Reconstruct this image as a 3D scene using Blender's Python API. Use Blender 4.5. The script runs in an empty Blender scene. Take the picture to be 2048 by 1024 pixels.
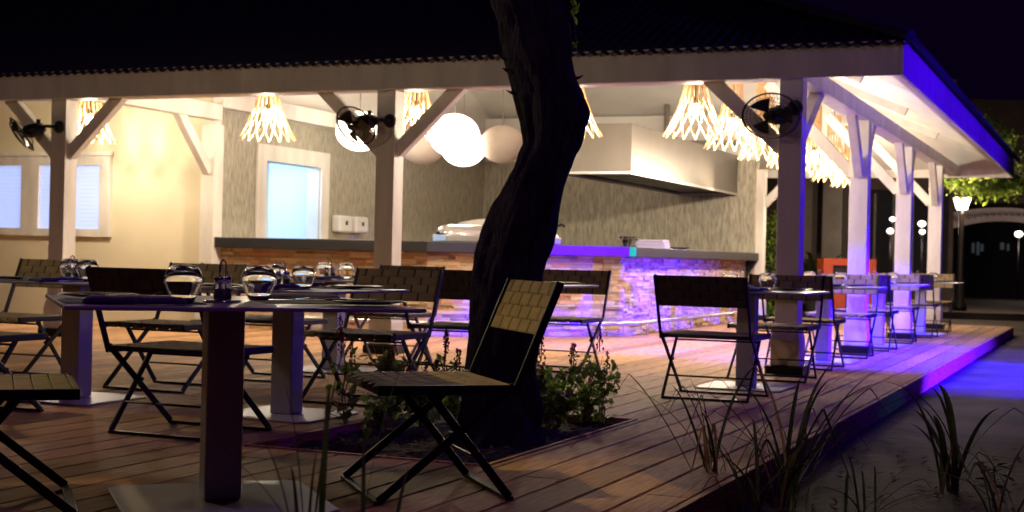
import bpy, math, random
from mathutils import Vector, Matrix, noise
R = math.radians
random.seed(7)
sc = bpy.context.scene
COL = sc.collection

# ---------------------------------------------------------------- camera, world, light, exposure
CAM_H = 0.9596
cam_d = bpy.data.cameras.new('camera'); cam = bpy.data.objects.new('camera', cam_d); COL.objects.link(cam)
cam_d.lens = 50; cam_d.sensor_width = 36; cam_d.clip_start = 0.05; cam_d.clip_end = 400
_p, _r = R(.072), R(1.327)
_F = Vector((0, math.cos(_p), math.sin(_p))); _U = Vector((0, -math.sin(_p), math.cos(_p))); _X = Vector((1, 0, 0))
_right = _X * math.cos(_r) + _U * math.sin(_r); _up = -_X * math.sin(_r) + _U * math.cos(_r)
M = Matrix((( _right.x, _up.x, -_F.x, 0), (_right.y, _up.y, -_F.y, 0), (_right.z, _up.z, -_F.z, CAM_H), (0, 0, 0, 1)))
cam.matrix_world = M
cam_d.dof.use_dof = True; cam_d.dof.focus_distance = 5.7; cam_d.dof.aperture_fstop = 5.0
sc.camera = cam
world = bpy.data.worlds.new("World"); sc.world = world; world.use_nodes = True
wt = world.node_tree; bg = wt.nodes['Background']
sky = wt.nodes.new('ShaderNodeTexSky'); sky.sky_type = 'NISHITA'; sky.sun_disc = False
sky.sun_elevation = R(-8); sky.sun_rotation = R(200)
mx = wt.nodes.new('ShaderNodeMix'); mx.data_type = 'RGBA'; mx.inputs[0].default_value = .92
mx.inputs[7].default_value = (.014, .0015, .042, 1)
wt.links.new(sky.outputs[0], mx.inputs[6]); wt.links.new(mx.outputs[2], bg.inputs[0]); bg.inputs[1].default_value = 0.15
sc.view_settings.view_transform = 'Standard'; sc.view_settings.look = 'None'
sc.view_settings.exposure = 0; sc.view_settings.gamma = 1
sc.cycles.use_denoising = True
sc.cycles.max_bounces = 7; sc.cycles.diffuse_bounces = 4; sc.cycles.glossy_bounces = 3; sc.cycles.transmission_bounces = 7
sc.cycles.transparent_max_bounces = 8; sc.cycles.caustics_reflective = False; sc.cycles.caustics_refractive = False
sc.cycles.sample_clamp_indirect = 4; sc.cycles.use_light_tree = True

TH = R(22.969); P3 = Vector((2.379, 12.286, 0))
BM = Matrix.Translation(P3) @ Matrix.Rotation(-TH, 4, 'Z')     # building frame: x to the right along the front, y to the back
def W(x, y, z=0): return BM @ Vector((x, y, z))

# ---------------------------------------------------------------- materials
def mat(name, col, rough=.6, metal=0, nz=None, bump=0, bscale=40, emis=None, estr=0, trans=0, spec=None, ior=None, island=0, stretch=None, sss=0, detail=4):
    m = bpy.data.materials.new(name); m.use_nodes = True
    t = m.node_tree; b = t.nodes['Principled BSDF']; L = t.links
    c = (*col, 1)
    b.inputs['Base Color'].default_value = c; b.inputs['Roughness'].default_value = rough; b.inputs['Metallic'].default_value = metal
    if spec is not None: b.inputs['Specular IOR Level'].default_value = spec
    if ior: b.inputs['IOR'].default_value = ior
    if trans: b.inputs['Transmission Weight'].default_value = trans
    if emis: b.inputs['Emission Color'].default_value = (*emis, 1); b.inputs['Emission Strength'].default_value = estr
    tc = t.nodes.new('ShaderNodeTexCoord'); mp = t.nodes.new('ShaderNodeMapping'); L.new(tc.outputs['Object'], mp.inputs[0])
    if stretch: mp.inputs['Scale'].default_value = stretch
    src = None
    if nz:
        amt, scale = nz
        n = t.nodes.new('ShaderNodeTexNoise'); n.inputs['Scale'].default_value = scale; n.inputs['Detail'].default_value = detail
        L.new(mp.outputs[0], n.inputs[0])
        r = t.nodes.new('ShaderNodeMapRange'); r.inputs[1].default_value = .3; r.inputs[2].default_value = .7
        r.inputs[3].default_value = 1 - amt; r.inputs[4].default_value = 1 + amt; L.new(n.outputs[0], r.inputs[0]); src = r.outputs[0]
    if island:
        g = t.nodes.new('ShaderNodeNewGeometry'); r2 = t.nodes.new('ShaderNodeMapRange')
        r2.inputs[3].default_value = 1 - island; r2.inputs[4].default_value = 1 + island; L.new(g.outputs['Random Per Island'], r2.inputs[0])
        if src:
            mm = t.nodes.new('ShaderNodeMath'); mm.operation = 'MULTIPLY'; L.new(src, mm.inputs[0]); L.new(r2.outputs[0], mm.inputs[1]); src = mm.outputs[0]
        else: src = r2.outputs[0]
    if src:
        vm = t.nodes.new('ShaderNodeVectorMath'); vm.operation = 'SCALE'; vm.inputs[0].default_value = col
        L.new(src, vm.inputs['Scale']); L.new(vm.outputs[0], b.inputs['Base Color'])
    if bump:
        n = t.nodes.new('ShaderNodeTexNoise'); n.inputs['Scale'].default_value = bscale; n.inputs['Detail'].default_value = 5
        L.new(mp.outputs[0], n.inputs[0]); bp = t.nodes.new('ShaderNodeBump'); bp.inputs['Strength'].default_value = bump
        bp.inputs['Distance'].default_value = .02; L.new(n.outputs[0], bp.inputs['Height']); L.new(bp.outputs[0], b.inputs['Normal'])
    return m

MT = {}
MT['white'] = mat('white_paint', (.72, .69, .64), .5, nz=(.13, 5), bump=.3, bscale=26, stretch=(1, 1, .25))
MT['ceil'] = mat('ceiling_paint', (.76, .74, .70), .6, nz=(.04, 2), bump=.1, bscale=20)
MT['cream'] = mat('cream_render', (.72, .65, .47), .8, nz=(.06, 1.5), bump=.15, bscale=60)
MT['roof'] = mat('dark_roof_metal', (.024, .016, .055), .55, metal=.2, nz=(.2, 6), bump=.1, bscale=15)
MT['deck'] = mat('deck_boards', (.43, .235, .098), .66, spec=.3, nz=(.38, 9), bump=.45, bscale=22, island=.28, stretch=(7, .5, 5), detail=7)
MT['ground'] = mat('stained_paving', (.042, .031, .033), .8, spec=.2, nz=(.7, 1.1), bump=.6, bscale=7, detail=8)
MT['soil'] = mat('dark_soil', (.028, .02, .016), .9, nz=(.5, 25), bump=1, bscale=45)
MT['black'] = mat('black_metal', (.012, .011, .013), .38, metal=.5, nz=(.2, 40))
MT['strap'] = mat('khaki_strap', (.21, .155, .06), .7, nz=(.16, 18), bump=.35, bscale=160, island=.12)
MT['strap_shaded'] = mat('shaded_strap_reverse', (.055, .036, .024), .8, nz=(.16, 18), bump=.35, bscale=160, island=.15)  # strap darkened: the shade on the backrest rears is put into the colour
MT['back'] = mat('dark_backing', (.02, .016, .01), .8)
MT['top'] = mat('grey_table_top', (.27, .26, .29), .36, nz=(.1, 8))
MT['alu'] = mat('brushed_aluminium', (.42, .41, .42), .42, metal=.35, nz=(.08, 60), bump=.08, bscale=120)
MT['steel'] = mat('stainless_steel', (.62, .60, .58), .28, metal=.9, nz=(.05, 5))
MT['hood'] = mat('hood_steel', (.17, .155, .14), .36, metal=1, nz=(.06, 3), bump=.03, bscale=6)
MT['chrome'] = mat('polished_chrome', (.8, .8, .82), .1, metal=1)
MT['stone'] = mat('ledge_stone', (.46, .35, .235), .8, nz=(.22, 30), bump=.7, bscale=60, island=.42)
MT['slab'] = mat('charcoal_counter', (.012, .012, .015), .45, nz=(.25, 40))
MT['glass'] = mat('clear_glass', (1, 1, 1), .01, trans=1, ior=1.33)
MT['napkin'] = mat('dark_napkin', (.075, .06, .13), .85, nz=(.2, 60), bump=.4, bscale=200)
MT['mat_'] = mat('woven_placemat', (.075, .072, .085), .75, nz=(.3, 200), bump=.6, bscale=300)
MT['plate'] = mat('black_plate', (.02, .02, .028), .2)
MT['rattan'] = mat('pale_wood_slats', (.78, .52, .25), .6, nz=(.15, 30))
MT['bulb'] = mat('glowing_bulb', (1, .9, .7), .5, emis=(1, .74, .42), estr=26)
MT['globe'] = mat('lit_paper_globe', (.85, .82, .75), .8, emis=(1, .86, .66), estr=7)
MT['paper'] = mat('unlit_paper_globe', (.78, .66, .56), .8, nz=(.03, 8))
MT['bark'] = mat('rough_bark', (.034, .025, .033), .85, nz=(.8, 16), bump=1, bscale=55, stretch=(1.6, 1.6, .35), detail=8)
for n_ in MT['bark'].node_tree.nodes:
    if n_.type == 'BUMP': n_.inputs['Distance'].default_value = .07
MT['leaf'] = mat('green_leaf', (.28, .44, .06), .5, nz=(.4, 14), spec=.4, island=.45)
MT['leafdark'] = mat('strap_leaf', (.05, .06, .025), .5, nz=(.5, 9), spec=.3, island=.5)
MT['dryleaf'] = mat('dry_leaf', (.27, .17, .08), .8, nz=(.3, 12), island=.4)
MT['stem'] = mat('green_stem', (.09, .10, .035), .6, nz=(.3, 20))
MT['flower'] = mat('dark_red_flower', (.15, .012, .028), .7, nz=(.4, 40), island=.4)
MT['blind'] = mat('lit_blind', (.42, .5, .78), .6, emis=(.50, .62, 1), estr=.66)
MT['bluewhite'] = mat('cool_white_wall', (.7, .82, .95), .7)
MT['plastic'] = mat('white_plastic', (.8, .8, .8), .3)
MT['orange'] = mat('orange_lacquer', (.32, .05, .008), .4, nz=(.06, 5))
MT['brownwall'] = mat('brown_wall', (.11, .08, .065), .8, nz=(.2, 2))
MT['greywall'] = mat('grey_column', (.20, .175, .15), .8, nz=(.15, 3))
MT['lampw'] = mat('lit_lantern_glass', (1, 1, 1), .4, emis=(1, .92, .82), estr=4)
MT['archw'] = mat('arch_stucco', (.7, .58, .6), .8, nz=(.1, 3))
MT['darkgap'] = mat('dark_interior', (.012, .01, .016), .8, nz=(.4, 4))
MT['cloth'] = mat('seat_cushion', (.62, .60, .55), .8)
MT['box'] = mat('cardboard_white', (.55, .5, .45), .7)
MT['dispenser'] = MT['plastic']
def translucent(k, f):
    m = MT[k]; t = m.node_tree; L = t.links; b = t.nodes['Principled BSDF']; out = t.nodes['Material Output']
    tr = t.nodes.new('ShaderNodeBsdfTranslucent'); mx_ = t.nodes.new('ShaderNodeMixShader'); mx_.inputs[0].default_value = f
    ls = b.inputs['Base Color'].links
    if ls: L.new(ls[0].from_socket, tr.inputs['Color'])
    L.new(b.outputs[0], mx_.inputs[1]); L.new(tr.outputs[0], mx_.inputs[2]); L.new(mx_.outputs[0], out.inputs[0])
for k_ in ('leaf', 'flower', 'leafdark', 'dryleaf'): translucent(k_, .45)
# vertical streaked wallpaper
def wallpaper():
    m = mat('streaked_wallpaper', (.27, .245, .20), .55); t = m.node_tree; L = t.links; b = t.nodes['Principled BSDF']
    tc = t.nodes.new('ShaderNodeTexCoord'); mp = t.nodes.new('ShaderNodeMapping'); mp.inputs['Scale'].default_value = (30, 30, 4.5)
    L.new(tc.outputs['Object'], mp.inputs[0]); n = t.nodes.new('ShaderNodeTexNoise'); n.inputs['Scale'].default_value = 1.3; n.inputs['Detail'].default_value = 5
    n.inputs['Distortion'].default_value = .4
    L.new(mp.outputs[0], n.inputs[0]); cr = t.nodes.new('ShaderNodeValToRGB'); cr.color_ramp.elements[0].position = .32; cr.color_ramp.elements[1].position = .68
    cr.color_ramp.elements[0].color = (.25, .23, .18, 1); cr.color_ramp.elements[1].color = (.52, .485, .38, 1)
    L.new(n.outputs[0], cr.inputs[0]); L.new(cr.outputs[0], b.inputs['Base Color'])
    bp = t.nodes.new('ShaderNodeBump'); bp.inputs['Strength'].default_value = .4; bp.inputs['Distance'].default_value = .02
    L.new(n.outputs[0], bp.inputs['Height']); L.new(bp.outputs[0], b.inputs['Normal'])
    return m
MT['wallpaper'] = wallpaper()
def stone_tint():          # every stone its own tan, rust, cream or grey
    t = MT['stone'].node_tree; b = t.nodes['Principled BSDF']; L = t.links
    src = b.inputs['Base Color'].links[0].from_socket
    g = t.nodes.new('ShaderNodeNewGeometry'); cr = t.nodes.new('ShaderNodeValToRGB'); e = cr.color_ramp.elements
    e[0].color = (.22, .15, .09, 1); e[1].color = (.80, .74, .62, 1)
    for p, c in ((.18, (.62, .47, .24)), (.38, (.58, .27, .12)), (.55, (.34, .27, .2)), (.72, (.78, .60, .30)), (.86, (.5, .4, .3))):
        x = e.new(p); x.color = (*c, 1)
    mu = t.nodes.new('ShaderNodeMath'); mu.operation = 'MULTIPLY'; mu.inputs[1].default_value = 7.31
    fr = t.nodes.new('ShaderNodeMath'); fr.operation = 'FRACT'
    L.new(g.outputs['Random Per Island'], mu.inputs[0]); L.new(mu.outputs[0], fr.inputs[0]); L.new(fr.outputs[0], cr.inputs[0])
    m = t.nodes.new('ShaderNodeMix'); m.data_type = 'RGBA'; m.inputs[0].default_value = .75
    L.new(src, m.inputs[6]); L.new(cr.outputs[0], m.inputs[7]); L.new(m.outputs[2], b.inputs['Base Color'])
stone_tint()

# ---------------------------------------------------------------- mesh helpers
class MB:
    def __init__(s): s.v = []; s.f = []
    def add(s, vs, fs):
        o = len(s.v); s.v += [tuple(x) for x in vs]; s.f += [tuple(i + o for i in f) for f in fs]; return s
    def box(s, x0, x1, y0, y1, z0, z1, M=None):
        vs = [Vector(p) for p in ((x0,y0,z0),(x1,y0,z0),(x1,y1,z0),(x0,y1,z0),(x0,y0,z1),(x1,y0,z1),(x1,y1,z1),(x0,y1,z1))]
        if M: vs = [M @ v for v in vs]
        return s.add(vs, [(0,3,2,1),(4,5,6,7),(0,1,5,4),(1,2,6,5),(2,3,7,6),(3,0,4,7)])
    def bar(s, p, q, w, t, up=(0, 0, 1)):      # w along side, t along the other axis
        p, q = Vector(p), Vector(q); d = (q - p).normalized(); u = Vector(up)
        a = d.cross(u).normalized(); b = a.cross(d).normalized(); a *= w / 2; b *= t / 2
        vs = [p-a-b, p+a-b, p+a+b, p-a+b, q-a-b, q+a-b, q+a+b, q-a+b]
        return s.add(vs, [(0,1,2,3),(7,6,5,4),(0,4,5,1),(1,5,6,2),(2,6,7,3),(3,7,4,0)])
    def tube(s, pts, r, n=8, cap=True):
        pts = [Vector(p) for p in pts]; rs = r if hasattr(r, '__len__') else [r] * len(pts); o = len(s.v); k = len(pts)
        prev = None
        for i, p in enumerate(pts):
            d = (pts[min(i+1, k-1)] - pts[max(i-1, 0)]).normalized()
            if prev is None: a = d.orthogonal().normalized()
            else: a = (prev - d * prev.dot(d)).normalized()
            prev = a; b = d.cross(a)
            for j in range(n):
                t = 2 * math.pi * j / n; s.v.append(tuple(p + (a * math.cos(t) + b * math.sin(t)) * rs[i]))
        for i in range(k-1):
            for j in range(n):
                j2 = (j+1) % n; s.f.append((o+i*n+j, o+i*n+j2, o+(i+1)*n+j2, o+(i+1)*n+j))
        if cap: s.f.append(tuple(o+j for j in range(n))[::-1]); s.f.append(tuple(o+(k-1)*n+j for j in range(n)))
        return s
    def lathe(s, prof, n=24, c=(0, 0, 0), sx=1, sy=1, M=None):     # prof [(r,z)]
        o = len(s.v)
        for r, z in prof:
            for j in range(n):
                t = 2*math.pi*j/n; p = Vector((c[0]+r*math.cos(t)*sx, c[1]+r*math.sin(t)*sy, c[2]+z))
                s.v.append(tuple(M @ p if M else p))
        for i in range(len(prof)-1):
            for j in range(n):
                j2 = (j+1) % n; s.f.append((o+i*n+j, o+i*n+j2, o+(i+1)*n+j2, o+(i+1)*n+j))
        if prof[0][0] > 1e-5: s.f.append(tuple(o+j for j in range(n))[::-1])
        if prof[-1][0] > 1e-5: s.f.append(tuple(o+(len(prof)-1)*n+j for j in range(n)))
        return s
    def xf(s, M): s.v = [tuple(M @ Vector(p)) for p in s.v]; return s
    def scale(s, x, y, z): s.v = [(p[0]*x, p[1]*y, p[2]*z) for p in s.v]; return s
    def build(s, name, m, parent=None, smooth=False, bevel=0, angle=None, seg=2):
        me = bpy.data.meshes.new(name); me.from_pydata(s.v, [], s.f); me.materials.append(MT[m] if isinstance(m, str) else m)
        me.validate(); me.update()
        if smooth: me.polygons.foreach_set('use_smooth', [True] * len(me.polygons))
        o = bpy.data.objects.new(name, me); COL.objects.link(o)
        if parent: o.parent = parent
        if bevel:
            b = o.modifiers.new('bevel', 'BEVEL'); b.width = bevel; b.segments = seg; b.limit_method = 'ANGLE'; b.angle_limit = R(40)
        return o
def tag(o, label=None, cat=None, group=None, kind=None):
    if label: o['label'] = label
    if cat: o['category'] = cat
    if group: o['group'] = group
    if kind: o['kind'] = kind
    return o
def at(o, x, y, z=0, rz=0, scale=None):        # place in the building frame
    o.matrix_world = BM @ Matrix.Translation((x, y, z)) @ Matrix.Rotation(rz, 4, 'Z'); return o
def wat(o, x, y, z=0, rz=0):
    o.matrix_world = Matrix.Translation((x, y, z)) @ Matrix.Rotation(rz, 4, 'Z'); return o
def empty(name, label=None, cat=None, group=None):
    o = bpy.data.objects.new(name, None); o.empty_display_size = .1; COL.objects.link(o); return tag(o, label, cat, group)
def copy_tree(o, parent=None):
    c = o.copy(); COL.objects.link(c)
    if parent:
        c.parent = parent; c.matrix_parent_inverse = o.matrix_parent_inverse
    for ch in KIDS.get(o.name, []): copy_tree(ch, c)
    return c
KIDS = {}
def snap(root):
    for ch in root.children_recursive: pass
    def rec(o):
        KIDS[o.name] = list(o.children)
        for c in o.children: rec(c)
    rec(root)
SX = 4 / 3.   # things here are seen wider than tall: round things are broad ovals in height against width

# ---------------------------------------------------------------- ground and deck
g = MB()
N = 60
g.add([(-150, -60, 0), (150, -60, 0), (150, 260, 0), (-150, 260, 0)], [(0, 1, 2, 3)])
o = g.build('ground', 'ground'); o.location = (0, 0, -.15); tag(o, 'brown stained paving around the deck', kind='structure')
BX0, BX1, BY0, BY1 = -1.32, -.05, -6.25, -4.05      # planting bed opening in the deck
d = MB(); DX1, DY1 = 1.03, 13.0
def board(x0, x1, y0, y1):
    c = .006; z0, z1 = -.032, random.uniform(-.0015, .0)
    pr = [(x0, z0), (x1, z0), (x1, z1-c), (x1-c, z1), (x0+c, z1), (x0, z1-c)]
    vs = [(x, y0, z) for x, z in pr] + [(x, y1, z) for x, z in pr]
    d.add(vs, [(5,4,3,2,1,0), (6,7,8,9,10,11)] + [(i, (i+1) % 6, 6+(i+1) % 6, 6+i) for i in range(6)])
PW = .2035; x = DX1; rnd = random.Random(3)
while x > -15:
    x0, x1 = x - PW + .009, x
    y = -15 + rnd.uniform(-3, 0); segs = []
    while y < DY1:
        l = rnd.uniform(4.6, 6.2); segs.append((y, min(y + l, DY1))); y += l + .005
    for a, b in segs:
        b -= .005
        parts = [(a, b)]
        if x0 < BX1 and x1 > BX0:
            nx0, nx1 = x0, x1
            parts = []
            if a < BY0: parts.append((a, min(b, BY0)))
            if b > BY1: parts.append((max(a, BY1), b))
            if x0 < BX0 and a < BY1 and b > BY0 and BX0 - x0 > .03: board(x0, BX0, max(a, BY0), min(b, BY1))
            if x1 > BX1 and a < BY1 and b > BY0 and x1 - BX1 > .03: board(BX1, x1, max(a, BY0), min(b, BY1))
        for p in parts:
            if p[1] - p[0] > .02: board(x0, x1, *p)
    x -= PW
deck = d.build('deck_floor', 'deck'); at(deck, 0, 0, 0); tag(deck, 'brown boarded deck', kind='structure')
r = MB(); r.box(DX1+.002, DX1+.035, -15, DY1+.03, -.15, -.004); r.box(-15, DX1, DY1+.002, DY1+.03, -.15, -.004)
o = r.build('deck_edge_board', 'deck', bevel=.004); at(o, 0, 0, 0); tag(o, 'riser board closing the deck edge', kind='structure')
# joists and shade below the boards
r = MB(); r.box(-15, DX1-.02, -15, BY0-.05, -.148, -.04); r.box(-15, DX1-.02, BY1+.05, DY1-.02, -.148, -.04)
r.box(-15, BX0-.05, BY0-.05, BY1+.05, -.148, -.04); r.box(BX1+.05, DX1-.02, BY0-.05, BY1+.05, -.148, -.04)
o = r.build('deck_floor_base', 'darkgap'); at(o, 0, 0, 0); tag(o, kind='structure')
# planting bed
bed = empty('planting_bed', 'sunken square soil bed cut into the deck, around the tree', 'planting bed'); at(bed, 0, 0, 0)
b = MB(); n = 40
def soilh(x, y): return -.045 + .03 * noise.noise(Vector((x*5, y*5, 0))) + .02 * noise.noise(Vector((x*17, y*17, 3)))
vs = [(BX0+.0 + (BX1-BX0)*i/n, BY0 + (BY1-BY0)*j/n, soilh(BX0+(BX1-BX0)*i/n, BY0+(BY1-BY0)*j/n)) for j in range(n+1) for i in range(n+1)]
b.add(vs, [(j*(n+1)+i, j*(n+1)+i+1, (j+1)*(n+1)+i+1, (j+1)*(n+1)+i) for j in range(n) for i in range(n)])
b.build('soil', 'soil', bed)
b = MB(); e = .022
b.box(BX0-e, BX0+.002, BY0-e, BY1+e, -.06, .006); b.box(BX1-.002, BX1+e, BY0-e, BY1+e, -.06, .006)
b.box(BX0+.002, BX1-.002, BY0-e, BY0+.002, -.06, .006); b.box(BX0+.002, BX1-.002, BY1-.002, BY1+e, -.06, .006)
b.build('edging', 'deck', bed)
# fallen leaves in the bed and on the deck
def leaf_quad(mb, p, l, w, rz, tilt=.2, curl=.15):
    m = Matrix.Translation(p) @ Matrix.Rotation(rz, 4, 'Z') @ Matrix.Rotation(tilt, 4, 'X')
    pts = [(0, -l/2, 0), (w*.45, -l*.15, l*curl*.5), (w*.4, l*.2, l*curl*.4), (0, l/2, 0), (-w*.4, l*.2, l*curl*.4), (-w*.45, -l*.15, l*curl*.5), (0, 0, 0)]
    mb.add([m @ Vector(q) for q in pts], [(0,1,6), (1,2,6), (2,3,6), (3,4,6), (4,5,6), (5,0,6)])
l = MB()
for i in range(330):
    x, y = random.uniform(BX0+.03, BX1-.03), random.uniform(BY0+.03, BY1-.03)
    s = random.uniform(.02, .055); leaf_quad(l, (x, y, soilh(x, y)+.012), s, s*.45, random.uniform(0, 6.3), random.uniform(-.4, .4))
o = l.build('fallen_leaves', 'dryleaf'); at(o, 0, 0, 0); tag(o, 'dry leaves scattered over the soil', kind='stuff')

# ---------------------------------------------------------------- pavilion
pav = empty('restaurant_pavilion', 'open white timber pavilion with a corrugated roof over the bar and tables', 'pavilion'); at(pav, 0, 0, 0)
PXs = [0, -3.95, -7.95, -11.95]; SL = .43
def post(x, y, braces, rafter=None):
    p = MB(); p.box(x-.1, x+.1, y-.1, y+.1, .09, 2.558)
    fl = [(x-.1, y-.1, .42), (x+.1, y-.1, .42), (x+.1, y+.1, .42), (x-.1, y+.1, .42)]
    k = .026; lo = [(x-.1-k, y-.1-k, .3), (x+.1+k, y-.1-k, .3), (x+.1+k, y+.1+k, .3), (x-.1-k, y+.1+k, .3)]
    b0 = [(q[0], q[1], .085) for q in lo]
    p.add(fl+lo+b0, [(0,1,5,4), (1,2,6,5), (2,3,7,6), (3,0,4,7), (4,5,9,8), (5,6,10,9), (6,7,11,10), (7,4,8,11), (3,2,1,0), (8,9,10,11)])
    o = p.build('post', 'white', pav, bevel=.005)
    q = MB(); q.box(x-.165, x+.165, y-.165, y+.165, .001, .083); q.build('base_block', 'black', o, bevel=.01)
    for dx, dy, run, top in braces:
        q = MB(); s = .1
        a = Vector((x+dx*s, y+dy*s, 1.98)); b = Vector((x+dx*(s+run), y+dy*(s+run), top))
        q.bar(a - (b-a).normalized()*.02, b, .1, .13); q.build('brace', 'white', o, bevel=.006)
    return o
for i, px in enumerate(PXs):
    if i == 0: br = [(-1, 0, .66, 2.6), (0, 1, 1.2, 2.72)]
    else: br = [(-1, 0, .66, 2.6), (1, 0, .66, 2.6), ]
    post(px, .1, br)
for k in (1, 2, 3):
    post(0, .1 + 3.6*k, [(-1, 0, .95, 3.0), (0, -1, .62, 2.66), (0, 1, .62, 2.66)])
post(-3.0, 11.75, [(1, 0, .6, 2.6)]); post(-7.95, 2.86, [(0, -1, .7, 2.72)])
b = MB(); b.box(-14, .1, .0, .2, 2.56, 2.72); b.build('header_beam', 'white', pav, bevel=.006)
b = MB(); b.box(0-.1, .1, .202, 13.6, 2.56, 2.72); b.build('header_beam', 'white', pav, bevel=.006)
b = MB(); b.box(-8.03, -7.87, .202, 2.95, 2.62, 2.82); b.build('tie_beam', 'white', pav, bevel=.006)
b = MB(); b.box(-8.03, -7.87, 2.96, 13.4, 2.79, 3.0); b.build('tie_beam', 'white', pav, bevel=.006)
# fascia
FX, FY0, FY1 = .93, -.19, 13.82
b = MB(); b.box(-14, FX, FY0, FY0+.035, 2.545, 2.835); b.build('fascia', 'white', pav, bevel=.004)
b = MB(); b.box(FX+.002, FX+.035, FY0, FY1, 2.545, 2.84); b.build('fascia', 'white', pav, bevel=.004)
b = MB(); b.box(-14, FX, FY1-.035, FY1, 2.545, 2.84); b.build('fascia', 'white', pav, bevel=.004)
# ceiling: two slopes meeting at the hip, underside of the roof
HY = (FY0 + FY1) / 2; RUN = HY - FY0
b = MB(); z0 = 2.70; zt = z0 + SL*RUN; H = (FX-RUN)
b.add([(-14, FY0+.04, z0), (FX-.0, FY0+.04, z0), (H, HY, zt), (-14, HY, zt)], [(0,3,2,1)])
b.add([(FX, FY0+.04, z0), (FX, FY1-.04, z0), (H, HY, zt)], [(0,2,1)])
b.add([(-14, HY, zt), (H, HY, zt), (FX, FY1-.04, z0), (-14, FY1-.04, z0)], [(0,3,2,1)])
cl = b.build('ceiling', 'ceil', pav)
sol = cl.modifiers.new('solid', 'SOLIDIFY'); sol.thickness = .03; sol.offset = 0
b = MB()
for y in [.1 + 3.6*k for k in range(1, 4)]:
    t = min(y - FY0, FY1 - y)
    b.bar((0, y, z0-.07+SL*FX), (FX - t, y, z0 - .07 + SL*t), .09, .12)
b.build('rafter', 'white', pav)
for px in PXs[1:]:
    b = MB(); b.bar((px, FY0+.06, z0-.07), (px, HY, z0-.07+SL*(HY-FY0)), .09, .12); b.build('rafter', 'white', pav)
b = MB(); b.bar((0, FY0+FX, z0-.08+SL*FX), (H, HY, zt-.08), .09, .12); b.build('hip_rafter', 'white', pav)
# corrugated roof sheets
def corr(mb, axis, u0, u1, edge, per=.112, amp=.016):
    nu = int((u1-u0)/per*8); A = []
    for i in range(nu+1):
        u = u0 + (u1-u0)*i/nu; h = amp*math.sin(2*math.pi*u/per) + .004*noise.noise(Vector((u*.7, 0, axis)))
        if axis == 0:   # front slope, runs in y
            run = RUN+.09 if u < H else max(.02, (FX+.09-u)); y0 = FY0-.07 + .012*noise.noise(Vector((u*.6, 4, 0)))
            A.append([(u, y0 + run*t, edge + h + SL*run*t) for t in (0, .25, .5, .75, 1)])
        else:           # right hip, runs in -x
            run = min(u - (FY0-.09), FY1+.09-u); run = max(.02, run)
            A.append([(FX+.12 - run*t, u, edge + h + SL*run*t) for t in (0, .25, .5, .75, 1)])
    o = len(mb.v)
    for r_ in A: mb.v += r_
    for i in range(nu):
        for k in range(4):
            a = o+i*5+k; mb.f.append((a, a+5, a+6, a+1) if axis == 0 else (a, a+1, a+6, a+5))
for ax, u0, u1, e in ((0, -14, FX+.08, 2.80), (1, FY0-.08, FY1+.08, 2.845)):
    b = MB(); corr(b, ax, u0, u1, e); o = b.build('roof', 'roof', pav, smooth=True)
    s = o.modifiers.new('solid', 'SOLIDIFY'); s.thickness = .008
b = MB(); b.add([(-14, HY, zt+.14), (H, HY, zt+.14), (FX, FY1+.05, z0+.14), (-14, FY1+.05, z0+.14)], [(0,1,2,3)]); b.build('roof', 'roof', pav)
b = MB(); b.tube([(FX+.1, FY0-.08, 2.85), (H, HY, 2.85+SL*RUN+.05)], .05, 8); b.build('hip_cap', 'roof', pav)

# walls
b = MB(); b.box(-14, -8.06, 3.0, 3.2, 0, 4.0); w = b.build('wall', 'cream', pav)
w['label'] = 'cream rendered wall'
b = MB(); WX = -8.1
DY0, DY1_, DZ = 4.3, 5.76, 2.205
b.box(WX-.2, WX, 3.202, DY0, 0, 2.79); b.box(WX-.2, WX, DY1_, 11.8, 0, 2.79); b.box(WX-.2, WX, DY0, DY1_, DZ, 2.79)
o = b.build('wall', 'wallpaper', pav); o['label'] = 'grey streaked wall'
b = MB(); zr = lambda y: z0 - .03 + SL*min(y-FY0, FY1-y)
P_ = [(3.202, 2.792), (13.6, 2.792), (13.6, zr(13.6)), (HY, zr(HY)), (3.202, zr(3.202))]
b.add([(x_, y, z) for x_ in (WX-.2, WX) for y, z in P_], [(0,1,2,3,4), (9,8,7,6,5)] + [(i, 5+i, 5+(i+1) % 5, (i+1) % 5) for i in range(5)]); b.build('wall', 'ceil', pav)
b = MB(); b.box(WX+.001, -3.03, 11.6, 11.8, 0, 2.72); o = b.build('wall', 'wallpaper', pav); o['label'] = 'grey streaked wall'
b = MB(); b.box(WX+.001, -3.03, 11.62, 11.8, 2.722, 3.5); b.build('wall', 'ceil', pav)
b = MB(); b.box(-8.1, -8.05, 2.985, 3.2, 0, 2.8); b.build('corner_trim', 'white', pav)
# door
dr = MB()
f = .225
dr.box(WX+.001, WX+.04, DY0-f, DY0, 0, DZ+f); dr.box(WX+.001, WX+.04, DY1_, DY1_+f, 0, DZ+f); dr.box(WX+.001, WX+.04, DY0, DY1_, DZ, DZ+f)
df = dr.build('door_frame', 'white', pav, bevel=.006)
rm = MB(); x0, x1, y0, y1 = WX-1.6, WX-.2, DY0-.8, DY1_+.05
rm.add([(x0,y0,0),(x1,y0,0),(x1,y1,0),(x0,y1,0),(x0,y0,2.6),(x1,y0,2.6),(x1,y1,2.6),(x0,y1,2.6)], [(0,1,2,3),(4,7,6,5),(0,4,5,1),(2,6,7,3),(3,7,4,0)])
rm.build('back_room', 'bluewhite', pav)
rm = MB(); rm.box(WX-.2, WX-.001, DY1_-.02, DY1_, 0, DZ); rm.box(WX-.95, WX-.9, DY1_-.25, DY1_+.04, 0, 2.45); rm.build('door_jamb', 'white', df)
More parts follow.
